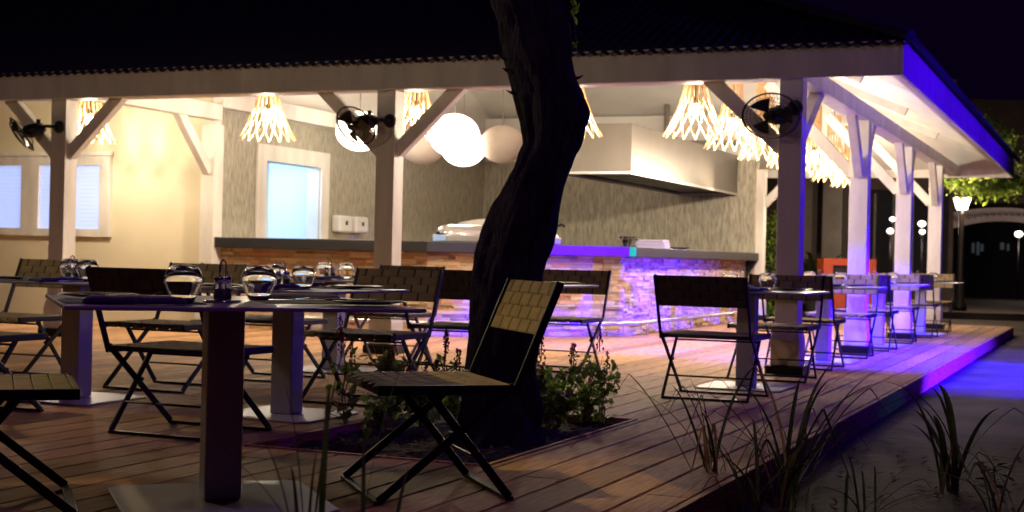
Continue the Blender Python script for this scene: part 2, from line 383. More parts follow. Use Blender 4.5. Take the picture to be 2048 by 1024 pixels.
# window
def window():
    fr = MB(); y0, y1 = 2.94, 3.0
    X = [(-9.61, -9.78), (-10.21, -10.46), (-10.80, -11.1), (-11.6, -11.9), (-12.3, -12.6)]
    Z0, Z1, z0_, z1_ = 1.112, 2.235, 1.21, 2.06
    fr.box(-12.6, -9.61, y0, y1, z1_, Z1); fr.box(-12.6, -9.61, y0, y1, Z0, z0_)
    for a, c in X: fr.box(c, a, y0, y1, z0_, z1_)
    fr.box(-12.65, -9.57, y0-.03, y0-.001, Z1-.05, Z1)
    w = fr.build('window', 'white', pav)
    for (a, c), (a2, c2) in zip(X, X[1:]):
        s = MB(); n = 16
        for i in range(n):
            z = z0_ + (z1_-z0_)*(i+.5)/n; h = (z1_-z0_)/n
            s.add([(a2, 2.975, z-h*.5), (c, 2.975, z-h*.5), (c, 2.992, z+h*.44), (a2, 2.992, z+h*.44)], [(0,1,2,3)])
        s.add([(a2, 2.996, z0_), (c, 2.996, z0_), (c, 2.996, z1_), (a2, 2.996, z1_)], [(0,1,2,3)])
        s.build('blind', 'blind', w)
    return w
window()
# pipe under the kitchen ceiling
b = MB(); b.tube([(-4.6, 11.5, 3.9), (-4.6, 11.5, 3.1), (-4.55, 11.5, 3.0), (-3.3, 11.5, 3.0)], .05, 8); b.tube([(-7.9, 11.5, 3.05), (-5, 11.5, 3.05)], .02, 6)
b.build('conduit', 'greywall', pav, smooth=True)

# ---------------------------------------------------------------- bar counter
ctr = empty('bar_counter', 'L-shaped bar counter faced with stacked ledge stone under a charcoal top', 'bar counter'); at(ctr, 0, 0, 0)
path = [(-8.03, 3.0), (-4.95, 3.0), (-3.15, 4.95), (-3.15, 11.58)]
def offs(path, d):     # offset outward (towards the guests)
    out = []
    for i, p in enumerate(path):
        ns = []
        for a, c in ((i-1, i), (i, i+1)):
            if a < 0 or c >= len(path): continue
            dx, dy = path[c][0]-path[a][0], path[c][1]-path[a][1]; L_ = math.hypot(dx, dy); ns.append((dy/L_, -dx/L_))
        nx, ny = sum(q[0] for q in ns)/len(ns), sum(q[1] for q in ns)/len(ns); k = (nx*nx+ny*ny) or 1
        out.append((p[0]+nx*d/k, p[1]+ny*d/k))
    return out
def strip(mb, A, B, z0, z1):
    n_ = len(A); vs = [(x, y, z0) for x, y in A] + [(x, y, z0) for x, y in B] + [(x, y, z1) for x, y in A] + [(x, y, z1) for x, y in B]; fs = []
    for i in range(n_-1):
        fs += [(i, i+1, 2*n_+i+1, 2*n_+i), (n_+i+1, n_+i, 3*n_+i, 3*n_+i+1), (2*n_+i, 2*n_+i+1, 3*n_+i+1, 3*n_+i), (i+1, i, n_+i, n_+i+1)]
    fs += [(n_, 0, 2*n_, 3*n_), (n_-1, 2*n_-1, 4*n_-1, 3*n_-1)]
    mb.add(vs, fs)
b = MB(); strip(b, offs(path, .2), offs(path, -.62), 1.005, 1.135); b.build('countertop', 'slab', ctr, bevel=.008)
MT['glowblue'] = mat('blue_glow_edge', (.05, .0, .3), .4, emis=(.065, .0, 1), estr=1.15); MT['glowteal'] = mat('teal_glow_edge', (.0, .2, .15), .4, emis=(.0, .26, .2), estr=1)  # emissive blue and teal panels added over the slab's chamfer edge
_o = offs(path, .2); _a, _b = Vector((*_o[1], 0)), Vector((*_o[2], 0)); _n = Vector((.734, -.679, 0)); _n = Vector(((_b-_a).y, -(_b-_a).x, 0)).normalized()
for nm_, t0, t1 in (('glowblue', .42, .965), ('glowteal', .967, .998)):
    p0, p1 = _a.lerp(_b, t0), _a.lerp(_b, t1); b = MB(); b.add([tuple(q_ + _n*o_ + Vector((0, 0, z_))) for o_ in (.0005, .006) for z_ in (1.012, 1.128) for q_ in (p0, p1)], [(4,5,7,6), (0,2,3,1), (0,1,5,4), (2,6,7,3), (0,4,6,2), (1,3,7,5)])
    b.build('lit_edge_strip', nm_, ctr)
b = MB(); strip(b, path, offs(path, -.3), .0, 1.004); b.build('counter_core', 'darkgap', ctr)
st = MB(); rs = random.Random(5)
for (ax, ay), (bx_, by_) in zip(path, path[1:]):
    L_ = math.hypot(bx_-ax, by_-ay); dx, dy = (bx_-ax)/L_, (by_-ay)/L_; nx, ny = dy, -dx
    z = .0
    while z < 1.0:
        h = min(rs.choice((.022, .03, .04, .05)), 1.003 - z); u = -.01
        while u < L_:
            l = min(rs.uniform(.08, .34), L_ + .012 - u)
            if l < .01: break
            pr = rs.uniform(.006, .034); zo = rs.uniform(0, .002)
            v = []
            for (uu, zz) in ((u+.0015, z+.0015+zo), (u+l-.0015, z+.0015), (u+l-.0015, z+h-.0015), (u+.0015, z+h-.0015-zo)):
                jit = rs.uniform(-.003, .003)
                v.append((ax+dx*uu+nx*(pr+jit), ay+dy*uu+ny*(pr+jit), zz))
            for (uu, zz) in ((u+.0015, z+.0015), (u+l-.0015, z+.0015), (u+l-.0015, z+h-.0015), (u+.0015, z+h-.0015)):
                v.append((ax+dx*uu-nx*.001, ay+dy*uu-ny*.001, zz))
            st.add(v, [(0,1,2,3), (0,4,5,1), (1,5,6,2), (2,6,7,3), (3,7,4,0)]); u += l
        z += h
st.build('stone_front', 'stone', ctr)
b = MB(); rp = offs([path[0], path[1], path[2], (path[3][0], 11.2)], .2); b.tube([(x, y, .165) for x, y in rp], .028, 10); b.build('foot_rail', 'steel', ctr, smooth=True)
for (ax, ay), (bx_, by_) in zip(rp, rp[1:]):
    L_ = math.hypot(bx_-ax, by_-ay); k = max(1, round(L_/1.1)); dx, dy = (bx_-ax)/L_, (by_-ay)/L_
    for i in range(k):
        u = L_*(i+.5)/k; px, py = ax+dx*u, ay+dy*u
        q = MB(); q.tube([(px, py, .15), (px, py, .0)], .012, 8); q.tube([(px, py, .15), (px-dy*.2, py+dx*.2, .12)], .012, 8); q.build('rail_bracket', 'steel', ctr, smooth=True)
# corbels
for (x, y, dx, dy) in ((-7.93, 3.0, 0, -1), (-3.15, 11.4, 1, 0)):
    q = MB()
    nx, ny = -dy, dx
    tri = [(0, 1.003), (.19, 1.003), (0, .7)]
    vs = [(x+dx*(a+.035)+nx*.04*s, y+dy*(a+.035)+ny*.04*s, z) for s in (-1, 1) for a, z in tri]
    q.add(vs, [(0,1,2), (5,4,3), (0,3,4,1), (1,4,5,2), (2,5,3,0)]); q.build('corbel', 'black', ctr)

# kitchen things
hd = empty('range_hood', 'long boxy stainless steel extractor hood above the kitchen', 'range hood'); at(hd, 0, 0, 0)
b = MB(); x0, x1, y0, y1 = -4.42, -3.35, 5.8, 11.59
b.box(x0, x1, y0, y1, 2.125, 2.79); b.f.pop(0)
b.build('canopy', 'hood', hd)
b = MB(); b.add([(x0+.05, y0+.05, 2.2), (x1-.05, y0+.05, 2.2), (x1-.05, y1-.05, 2.2), (x0+.05, y1-.05, 2.2)], [(0,3,2,1)])
for i in range(9):
    y = y0 + .3 + i*.62; b.box(x0+.12, x1-.12, y, y+.5, 2.165, 2.195)
b.build('filter_panel', 'black', hd)
b = MB(); e = .03
b.box(x0-.004, x0+e, y0-.004, y1, 2.115, 2.145); b.box(x1-e, x1+.004, y0-.004, y1, 2.115, 2.145); b.box(x0+e, x1-e, y0-.004, y0+e, 2.115, 2.145); b.box(x0+e, x1-e, y1-e, y1, 2.115, 2.145)
b.build('rim', 'steel', hd)

def chafer():
    r_ = empty('food_warmer', 'long stainless roll-top food warmer on the bar top behind the tree trunk', 'food warmer')
    b = MB(); b.box(-.78, .78, -.24, .24, .0, .1); b.build('tray', 'steel', r_, bevel=.02)
    b = MB(); n = 14; prof = []
    sec = [(math.cos(t), math.sin(t)) for t in [math.pi*i/n for i in range(n+1)]]
    xs = [-.8, -.79, -.74, -.66, .66, .74, .79, .8]; k = [.3, .6, .85, 1, 1, .85, .6, .3]
    for x_, s in zip(xs, k):
        for cx, sz in sec: b.v.append((x_, cx*.24*s, .102 + sz*.12*s))
    m_ = len(sec)
    for i in range(len(xs)-1):
        for j in range(m_-1): b.f.append((i*m_+j, i*m_+j+1, (i+1)*m_+j+1, (i+1)*m_+j))
    b.f.append(tuple(range(m_))); b.f.append(tuple(range((len(xs)-1)*m_, len(xs)*m_))[::-1])
    b.build('roll_top_lid', 'chrome', r_, smooth=True)
    b = MB(); b.tube([(-.15, -.25, .12), (-.15, -.29, .13), (.15, -.29, .13), (.15, -.25, .12)], .012, 8); b.build('handle', 'steel', r_, smooth=True)
    return r_
at(chafer(), -4.55, 4.15, 1.135, R(47))
# back counter and things on it
bc = empty('kitchen_bench', 'stainless kitchen bench along the rear wall behind the bar', 'bench'); at(bc, 0, 0, 0)
b = MB(); b.box(-8.05, -4.6, 10.7, 11.58, .9, .95); b.build('bench_top', 'steel', bc, bevel=.005)
b = MB(); b.box(-8.0, -4.65, 10.8, 11.55, .0, .898); b.build('cabinet', 'greywall', bc)
ov = empty('pizza_oven', 'beige domed oven standing on the kitchen bench', 'oven'); at(ov, -6.35, 8.0, .0)
b = MB(); b.lathe([(.55, 1.0), (.56, 1.25), (.5, 1.4), (.36, 1.5), (.15, 1.55), (.01, 1.56)], 28, sx=1.33); b.build('dome', 'box', ov, smooth=True)
b = MB(); b.box(-.75, .75, -.6, .6, 0, .98); b.build('stand', 'greywall', ov, bevel=.01)
b = MB(); b.box(-.3, .3, -.62, -.5, 1.02, 1.25); b.build('opening', 'darkgap', ov)
fc = MB(); fc.tube([(0, 0, 0), (0, 0, .22), (.02, 0, .3), (.09, 0, .33), (.14, 0, .3)], .018, 8); fc.lathe([(.05, 0), (.05, .03), (.02, .05)], 14); fc.tube([(.0, 0, .2), (-.1, 0, .21)], .01, 6)
o = fc.build('water_tap', 'black', smooth=True); at(o, -4.72, 6.6, 1.12); tag(o, 'dark swan-neck tap rising beside the food warmer', 'tap')
st_ = MB(); st_.box(-.3, .2, -.25, .25, 0, 1.118); o = st_.build('sink_unit', 'greywall', bevel=.01); at(o, -4.72, 6.6, 0); tag(o, 'grey sink unit under the tap behind the bar', 'sink unit')
for i, (y, cat) in enumerate(((6.0, 'first'), (6.5, 'second'))):
    dp = empty('soap_dispenser' if i == 0 else 'towel_dispenser', ('white wall dispenser nearer the doorway' if i == 0 else 'white wall dispenser farther from the doorway'), 'dispenser', 'white dispensers on the grey wall')
    at(dp, WX, y+.3, 1.4)
    b = MB(); b.box(0.001, .16, -.19, .19, -.12, .13); b.build('body', 'plastic', dp, bevel=.04, seg=4)
    b = MB(); b.box(.16, .165, -.03, .03, -.01, .05); b.build('sight_window', 'darkgap', dp)
bx = MB()
for i in range(3): bx.box(-.2+.01*i, .2-.008*i, -.14, .14, i*.04, i*.04+.036)
o = bx.build('tray_stack', 'box', bevel=.004); at(o, -3.25, 6.55, 1.136); tag(o, 'stack of pale trays on the right half of the bar top', 'trays')
dsh = MB(); dsh.lathe([(.04, 0), (.06, .004), (.12, .03), (.125, .032), (.06, .01), (.001, .008)], 24, sx=SX, sy=SX); o = dsh.build('serving_dish', 'napkin', smooth=True); at(o, -3.25, 7.8, 1.136); tag(o, 'dark shallow dish beside the pale trays', 'dish')
GP = [(.036, 0), (.052, .03), (.068, .07), (.069, .092), (.06, .115), (.046, .1335), (.02, .136), (.0001, .136)]
GI = [(.0001, .124), (.02, .123), (.043, .118), (.056, .105), (.0655, .088), (.0645, .07), (.0485, .03), (.0335, 0)]
def glass_mesh():
    b = MB(); b.lathe([(r_*1.0, z) for r_, z in GP + []], 36); n0 = len(b.v)
    b2 = MB(); b2.lathe(GP + GI[0:], 36); b2.f = [f_ for f_ in b2.f if len(f_) == 4]
    # close the rim between the outer and the inner wall
    n = 36; last = (len(GP) + len(GI) - 1) * n
    for j in range(n): b2.f.append((j, last+j, last+(j+1) % n, (j+1) % n))
    return b2
gl0 = glass_mesh().build('wine_tumbler', 'glass', smooth=True)
def tumbler(label, group, first=[True]):
    if first[0]: o = gl0; first[0] = False
    else: o = gl0.copy(); COL.objects.link(o)
    return tag(o, label, 'glass', group)
for i, (x_, y_) in enumerate(((-3.2, 5.25), (-3.2, 5.5), (-3.3, 5.38))):
    at(tumbler(['glass on the bar top nearest the counter corner', 'glass on the bar top farthest along of three', 'glass on the bar top set behind two others'][i], 'glasses on the bar top'), x_, y_, 1.136)

# ---------------------------------------------------------------- pendant lamps
def rattan_lamp():
    r_ = empty('pendant_lamp')
    # origin at the canopy on the ceiling, z=0 ; shade from -.33 to -1.36
    c = MB(); c.lathe([(.075, 0), (.075, -.02), (.02, -.035)], 16); c.build('ceiling_canopy', 'black', r_, smooth=True)
    c = MB(); c.tube([(0, 0, -.03), (0, 0, -.98)], .007, 6); c.build('cord', 'black', r_)
    def rad(t):      # t 0 top .. 1 bottom
        if t < .38: return .1 + .008*t
        u = (t-.38)/.62; return .103 + .228*u**1.55
    s = MB(); n = 16
    for k in range(n):
        for sg in (-1, 1):
            pts = []
            for i in range(25):
                t = i/24; ang = 2*math.pi*k/n + sg*(math.pi/n)*((.35 + .65*t/.35) if t < .35 else 1 + 4*((t-.35)/.65)**1.2)
                zz = -.33 - 1.02*t; pts.append((rad(t)*math.cos(ang), rad(t)*math.sin(ang), zz))
            s.tube(pts, .0075, 4)
    for z_, rr in ((-.33, .1), (-.6, .1)):
        s.tube([(rr*math.cos(a), rr*math.sin(a), z_) for a in [2*math.pi*i/20 for i in range(21)]], .009, 4, False)
    s.build('lattice_shade', 'rattan', r_)
    c = MB(); c.lathe([(.001, -.93), (.03, -.94), (.03, -1.0), (.001, -1.0)], 12); c.build('socket', 'black', r_)
    c = MB(); c.lathe([(.018, -1.0), (.03, -1.02), (.052, -1.05), (.055, -1.08), (.04, -1.12), (.001, -1.13)], 14); c.build('bulb', 'bulb', r_, smooth=True)
    ld = bpy.data.lights.new('bulb_light', 'POINT'); ld.energy = 180; ld.color = (1, .83, .61); ld.shadow_soft_size = .05
    l = bpy.data.objects.new('bulb_light', ld); COL.objects.link(l); l.parent = r_; l.location = (0, 0, -1.2)
    return r_
LZ = 3.63
lamp0 = rattan_lamp(); snap(lamp0)
frontx = [(-9.10, 'latticed pendant lamp seen beside the far-left post'), (-6.52, 'latticed pendant lamp hanging above the kitchen doorway'), (-4.59, 'latticed pendant lamp just right of the second post'), (-2.74, 'latticed pendant lamp half hidden behind the tree trunk')]
sideo = ['lamp of the right row nearest the camera, in front of the hood', 'second lamp of the right row, right of the first', 'third lamp of the right row, left of the corner post', 'fourth lamp of the right row, behind the corner post', 'fifth lamp of the right row, just right of the corner post', 'sixth lamp of the right row, with its full neck showing', 'last lamp of the right row, farthest away']
plist = [(x_, 1.9, l_) for x_, l_ in frontx] + [(-1.5, 2.3+1.6*i, 'pale slatted '+l_) for i, l_ in enumerate(sideo)]
for i, (x_, y_, l_) in enumerate(plist):
    o = lamp0 if i == 0 else copy_tree(lamp0)
    if x_ < -9:
        for c_ in o.children:
            if c_.type == 'LIGHT': c_.data = c_.data.copy(); c_.data.energy *= .7
    at(o, x_, y_, LZ if x_ == -1.5 else 3.62, i*.7); tag(o, l_, 'pendant lamp', 'latticed wooden pendant lamps')

def globe(wx, wy, wz, lit, label, rx=.35, rz=.295):
    r_ = empty('globe_lamp', label, 'globe lamp', 'round paper globe lamps over the bar'); wat(r_, wx, wy, wz)
    b = MB(); n = 18; b.lathe([(max(.0001, rx*math.sin(math.pi*i/n)*(1-.006*(i % 2))), -rz*math.cos(math.pi*i/n)) for i in range(n+1)], 32); b.build('paper_shade', 'globe' if lit else 'paper', r_, smooth=True)
    b = MB(); b.tube([(0, 0, rz), (0, 0, 1.6)], .009, 6); b.build('cord', 'greywall', r_)
globe(-.83, 19.5, 2.62, True, 'glowing white globe overlapping another glowing globe, higher one'); globe(-.79, 22, 2.65, True, 'glowing white globe overlapping another glowing globe, lower one')
globe(-.19, 22, 2.71, False, 'unlit pinkish globe just left of the tree trunk'); globe(-1.36, 21, 2.60, False, 'unlit pinkish globe behind the brace of the second post')
globe(-2.18, 20, 2.69, True, 'glowing globe hidden behind the fan on the second post', .34, .28)

# ---------------------------------------------------------------- fans
def fan(x, z, label, dirv, side=-1, arm=.2, off=(0, 0, 0)):
    r_ = empty('wall_fan', label, 'fan', 'black cage fans on the posts'); at(r_, x, -.0, z)
    b = MB(); b.lathe([(.068, 0), (.068, .02), (.05, .045), (.02, .06)], 20, M=Matrix.Rotation(R(90), 4, 'X')); b.v = [(v[0], v[1], v[2]) for v in b.v]; b.build('mount_disc', 'black', r_, smooth=True)
    c = Vector(off); m0 = c - Vector(dirv).normalized()*.19
    b = MB(); b.tube([(0, -.04, 0), (m0.x*.4, -.12, m0.z*.3), m0], .018, 8); b.lathe([(.001, .0), (.022, .005), (.022, .05), (.001, .055)], 10, c=(m0.x, m0.y, m0.z+.03)); b.build('bracket', 'black', r_, smooth=True)
    Z = Vector(dirv).normalized(); q = Z.to_track_quat('Z', 'Y').to_matrix().to_4x4()
    S = Matrix.Scale(SX, 4, (1, 0, 0)) @ Matrix.Scale(SX, 4, (0, 1, 0))
    T = Matrix.Translation(c) @ S @ q
    b = MB(); b.lathe([(.001, -.2), (.045, -.195), (.07, -.15), (.078, -.1), (.07, -.05), (.045, -.02), (.045, .0), (.02, .01)], 20).xf(T); b.build('motor', 'black', r_, smooth=True)
    b = MB(); RR = .19
    for rr, zz, th in ((RR, 0, .008), (.155, .028, .0018), (.125, .04, .0018), (.09, .047, .0018), (.055, .05, .0018)):
        b.tube([(rr*math.cos(a), rr*math.sin(a), zz) for a in [2*math.pi*i/40 for i in range(41)]], th, 5, False)
    for k in range(44):
        a = 2*math.pi*k/44
        b.tube([(r1*math.cos(a), r1*math.sin(a), z1) for r1, z1 in ((.03, .052), (.09, .047), (.14, .035), (RR, 0))], .0012, 3)
        b.tube([(r1*math.cos(a), r1*math.sin(a), z1) for r1, z1 in ((.05, -.06), (.11, -.045), (RR, 0))], .0012, 3)
    b.lathe([(.001, .058), (.03, .056), (.032, .048)], 16)
    b.xf(T); b.build('cage', 'black', r_)
    for k in range(3):
        b = MB(); a0 = 2*math.pi*k/3; pts = []
        nn = 8
        for i in range(nn+1):
            a = a0 + (i/nn-.5)*1.0; tw = (i/nn-.5)*.05
            pts += [(.03*math.cos(a0), .03*math.sin(a0), .01+tw*.3), (.15*math.cos(a), .15*math.sin(a), .012+tw)]
        b.add(pts, [(2*i, 2*i+1, 2*i+3, 2*i+2) for i in range(nn)]); b.xf(T)
        bo = b.build('blade', 'black', r_); sm = bo.modifiers.new('s', 'SOLIDIFY'); sm.thickness = .003
    return r_
fan(-7.93, 2.26, 'black cage fan turned down and left on the far-left post', (-.55, -.55, -.42), off=(-.34, -.2, -.09))
fan(-3.9, 2.26, 'black cage fan on the second post in front of a glowing globe', (-.30, -.8, -.4), off=(-.27, -.2, -.06))
fan(.04, 2.31, 'black cage fan facing the camera on the corner post', (-.12, -1, -.14), off=(-.16, -.24, -.09))

# ---------------------------------------------------------------- chair (faces +y)
CW, SD = .66, .54     # width, seat depth
def weave(mb, fn, rows, cols, h, gu=.006, gv=.004, thick=1):
    for r_ in range(rows):
        sh = 0 if r_ % 2 == 0 else .5
        cuts = [0] + [(c+sh)/cols for c in range(cols+1) if 0 < (c+sh)/cols < 1] + [1]
        for a, c in zip(cuts, cuts[1:]):
            u0, u1, v0, v1 = a+gu*.5, c-gu*.5, r_/rows+gv*.5, (r_+1)/rows-gv*.5
            iu, iv = (u1-u0)*.07, (v1-v0)*.12
            q = [fn(u0, v0, 0), fn(u1, v0, 0), fn(u1, v1, 0), fn(u0, v1, 0),
                 fn(u0+iu, v0+iv, h*.8), fn(u1-iu, v0+iv, h*.8), fn(u1-iu, v1-iv, h*.8), fn(u0+iu, v1-iv, h*.8), fn((u0+u1)/2, (v0+v1)/2, h)]
            mb.add(q, [(0,1,5,4), (1,2,6,5), (2,3,7,6), (3,0,4,7), (4,5,8), (5,6,8), (6,7,8), (7,4,8)])
def make_chair():
    r_ = empty('folding_chair')
    hw = CW/2; yr, yf = -SD/2, SD/2; sz = .455
    # seat: woven straps wrapping over the side rails and the rounded front edge
    s = MB()
    def fs(u, v, h):
        x = -hw+.012 + (CW-.024)*u; t = v*1.1; sag = -.006*math.sin(math.pi*u)*math.sin(math.pi*min(v, 1))
        if t <= 1: return (x, yr + SD*t, sz + h + sag)
        a = (t-1)/.1*math.pi*.9; return (x, yf + (.017+h)*math.sin(a), sz - .017 + (.017+h)*math.cos(a))
    weave(s, fs, 9, 6, .0036, .014, .006)
    seat = s.build('seat', 'strap', r_)
    s = MB(); s.box(-hw+.014, hw-.014, yr, yf, sz-.026, sz-.012); s.build('seat_lining', 'back', seat)
    for sx in (-1, 1):
        f_ = MB(); x = sx*(hw-.006)
        f_.box(x-.008, x+.008, yr-.01, yf+.012, sz-.036, sz+.003); f_.build('seat_rail', 'black', r_, bevel=.004)
    # backrest
    y0, z0_, y1, z1_ = yr-.005, sz-.01, yr-.185, .862
    def bk(t): return (y0+(y1-y0)*t, z0_+(z1_-z0_)*t)
    nv = Vector((0, (z1_-z0_), -(y1-y0))).normalized()
    b = MB()
    def ff(u, v, h): yy, zz = bk(.5+.5*v); p = Vector((-hw+.02+(CW-.04)*u, yy, zz)) + nv*(h+.006); return tuple(p)
    def fb(u, v, h): yy, zz = bk(.5+.5*v); p = Vector((hw-.02-(CW-.04)*u, yy, zz)) - nv*(h+.006); return tuple(p)
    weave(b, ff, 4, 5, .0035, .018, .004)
    bo = b.build('backrest', 'strap', r_); b = MB(); weave(b, fb, 4, 5, .0035, .018, .004); b.build('backrest_rear', 'strap_shaded', bo)
    b = MB(); (ya, za), (yb, zb) = bk(.5), bk(1)
    b.bar((0, ya, za), (0, yb, zb), CW-.04, .011, up=(0, 1, 0)); b.build('backrest_lining', 'back', bo)
    for sx in (-1, 1):
        xo = sx*(hw-.009)
        u = MB(); u.bar((xo, y0, z0_-.02), (xo, y1, z1_+.004), .034, .015, up=(1, 0, 0)); u.build('back_upright', 'black', r_, bevel=.004)
        u = MB(); u.bar((xo, y0+.005, z0_+.01), (xo, yf-.0, .012), .034, .014, up=(1, 0, 0)); u.build('leg', 'black', r_, bevel=.004)
        xi = sx*(hw-.026)
        u = MB(); u.bar((xi, .07, sz-.03), (xi, yr+.005, .012), .034, .014, up=(1, 0, 0)); u.build('leg', 'black', r_, bevel=.004)
        u = MB(); u.lathe([(.012, -.016), (.012, .016)], 10, M=Matrix.Translation((sx*(hw-.017), -.02, .265)) @ Matrix.Rotation(R(90), 4, 'Y')); u.build('pivot', 'black', r_)
    for y_, x_ in ((yf, hw-.002), (yr+.005, hw-.019)):
        u = MB(); u.box(-x_, x_, y_-.017, y_+.017, .001, .016); u.build('foot_bar', 'black', r_, bevel=.003)
    u = MB(); u.tube([(-hw+.03, -.16, .155), (hw-.03, -.16, .155)], .007, 6); u.build('stretcher', 'black', r_)
    u = MB(); u.tube([(-hw+.03, .05, sz-.055), (hw-.03, .05, sz-.055)], .007, 6); u.build('stretcher', 'black', r_)
    return r_
chair0 = make_chair(); snap(chair0); cfirst = [True]
def chair(label, x, y, rz, worldpos=False):
    if cfirst[0]: o = chair0; cfirst[0] = False
    else: o = copy_tree(chair0)
    (wat if worldpos else at)(o, x, y, 0, rz); return tag(o, label, 'chair', 'khaki strap folding chairs at the tables')

# ---------------------------------------------------------------- tables
def make_table(size, zt):
    r_ = empty('dining_table'); h = size/2
    b = MB(); c = .03; P = [(-h+c, -h), (h-c, -h), (h, -h+c), (h, h-c), (h-c, h), (-h+c, h), (-h, h-c), (-h, -h+c)]
    k = len(P); b.add([(x, y, zt-.014) for x, y in P] + [(x, y, zt) for x, y in P], [tuple(range(k))[::-1], tuple(range(k, 2*k))] + [(i, (i+1) % k, k+(i+1) % k, k+i) for i in range(k)])
    b.build('table_top', 'top', r_, bevel=.003)
    b = MB(); b.box(-.17, .17, -.17, .17, zt-.026, zt-.0145); b.build('mounting_plate', 'black', r_, bevel=.003)
    b = MB(); w = .07; b.box(-w, w, -w, w, .013, zt-.027); b.build('column', 'alu', r_, bevel=.008)
    b = MB(); h2 = .33*size/1.07; c = .05; P = [(-h2+c, -h2), (h2-c, -h2), (h2, -h2+c), (h2, h2-c), (h2-c, h2), (-h2+c, h2), (-h2, h2-c), (-h2, -h2+c)]
    b.add([(x, y, .001) for x, y in P] + [(x, y, .012) for x, y in P], [tuple(range(k))[::-1], tuple(range(k, 2*k))] + [(i, (i+1) % k, k+(i+1) % k, k+i) for i in range(k)])
    b.build('base_plate', 'alu', r_, bevel=.003)
    return r_
tb_near = make_table(1.25, .768); tb0 = make_table(1.07, .75); snap(tb0); tfirst = [True]
def table(label, x, y, rz=0):
    if tfirst[0]: o = tb0; tfirst[0] = False
    else: o = copy_tree(tb0)
    at(o, x, y, 0, rz); return tag(o, label, 'table', 'square pedestal tables')

def fork_mesh():
    b = MB(); L_ = .2*1.2
    pts = [(0, 0, .004), (0, .05, .006), (0, .12, .009), (0, .15, .005)]
    for (p, q, w) in ((pts[0], pts[1], .013), (pts[1], pts[2], .008), (pts[2], pts[3], .014)): b.bar(p, q, w, .003)
    b.bar((0, .15, .005), (0, .185, .004), .028, .003)
    for i in (-1.5, -.5, .5, 1.5): b.bar((i*.0072, .185, .004), (i*.0072, .235, .016), .0035, .003)
    return b
def knife_mesh():
    b = MB(); b.bar((0, 0, .005), (0, .1, .005), .015, .006); b.bar((0, .1, .005), (0, .24, .005), .02, .0025); return b
CUT = {}
def item(kind, label, group):
    if kind not in CUT:
        if kind == 'fork': o = fork_mesh().build('fork', 'chrome')
        elif kind == 'knife': o = knife_mesh().build('table_knife', 'chrome')
        elif kind == 'plate':
            b = MB(); b.lathe([(.001, .003), (.06, .003), (.08, .006), (.118, .014), (.121, .0155), (.12, .0175), (.115, .017), (.08, .009), (.001, .007)], 40, sx=1.25, sy=1.25)
            o = b.build('side_plate', 'plate', smooth=True)
        elif kind == 'mat':
            b = MB(); b.box(-.24, .24, -.17, .17, .0005, .0028); o = b.build('placemat', 'mat_')
        elif kind == 'napkin':
            b = MB(); n = 20; prof_ = [(-.047, .001), (-.05, .008), (-.049, .017), (-.043, .023), (.0, .0255), (.043, .0235), (.049, .0205), (.0475, .0165), (.052, .0145), (.0485, .0105), (.053, .0085), (.048, .005), (.05, .001)]
            V = []; k_ = len(prof_)
            for i in range(n+1):
                a = -.17 + .34*i/n; e_ = min(1, (1-abs(a)/.17)*14)**.5 if abs(a) < .17 else 0
                for yy, zz in prof_: V.append((a, yy*(1+.05*math.sin(i*.5)), .001 + (zz-.001)*(.55+.45*e_)*(1+.07*math.sin(i*.9+yy*30))))
            b.add(V, [(i*k_+j_, i*k_+j_+1, (i+1)*k_+j_+1, (i+1)*k_+j_) for i in range(n) for j_ in range(k_-1)] + [tuple(range(k_))[::-1], tuple(range(n*k_, n*k_+k_))])
            o = b.build('folded_napkin', 'napkin', smooth=False)
        elif kind == 'caddy':
            o = empty('condiment_caddy')
            b = MB(); b.lathe([(.001, 0), (.055, .0), (.058, .004), (.055, .008), (.001, .008)], 24, sx=1.25, sy=1.25); b.build('tray', 'chrome', o, smooth=True)
            b = MB(); b.tube([(-.017, 0, .008), (-.017, 0, .135), (-.013, 0, .15), (0, 0, .158), (.013, 0, .15), (.017, 0, .135), (.017, 0, .008)], .0035, 8); b.build('handle', 'chrome', o, smooth=True)
            for sx in (-1, 1):
                b = MB(); b.lathe([(.019, .009), (.021, .012), (.021, .065), (.018, .07), (.0001, .07)], 16, c=(sx*.026, 0.006*sx, 0)); j = b.build('shaker', 'jar' if 'jar' in MT else 'glass', o, smooth=True)
                b = MB(); b.lathe([(.019, .071), (.019, .092), (.014, .097), (.0001, .098)], 16, c=(sx*.026, .006*sx, 0)); b.build('lid', 'chrome', j, smooth=True)
                b = MB(); b.lathe([(.015, .013), (.016, .05), (.0001, .052)], 14, c=(sx*.026, .006*sx, 0)); b.build('pepper' if sx > 0 else 'salt', 'darkgap' if sx > 0 else 'plastic', j)
        CUT[kind] = o; snap(o); return tag(o, label, {'fork': 'fork', 'knife': 'knife', 'plate': 'plate', 'mat': 'placemat', 'napkin': 'napkin', 'caddy': 'condiment caddy'}[kind], group)
    o = copy_tree(CUT[kind]); return tag(o, label, {'fork': 'fork', 'knife': 'knife', 'plate': 'plate', 'mat': 'placemat', 'napkin': 'napkin', 'caddy': 'condiment caddy'}[kind], group)
MT['jar'] = mat('shaker_glass', (.9, .9, .92), .05, trans=.9, ior=1.3)
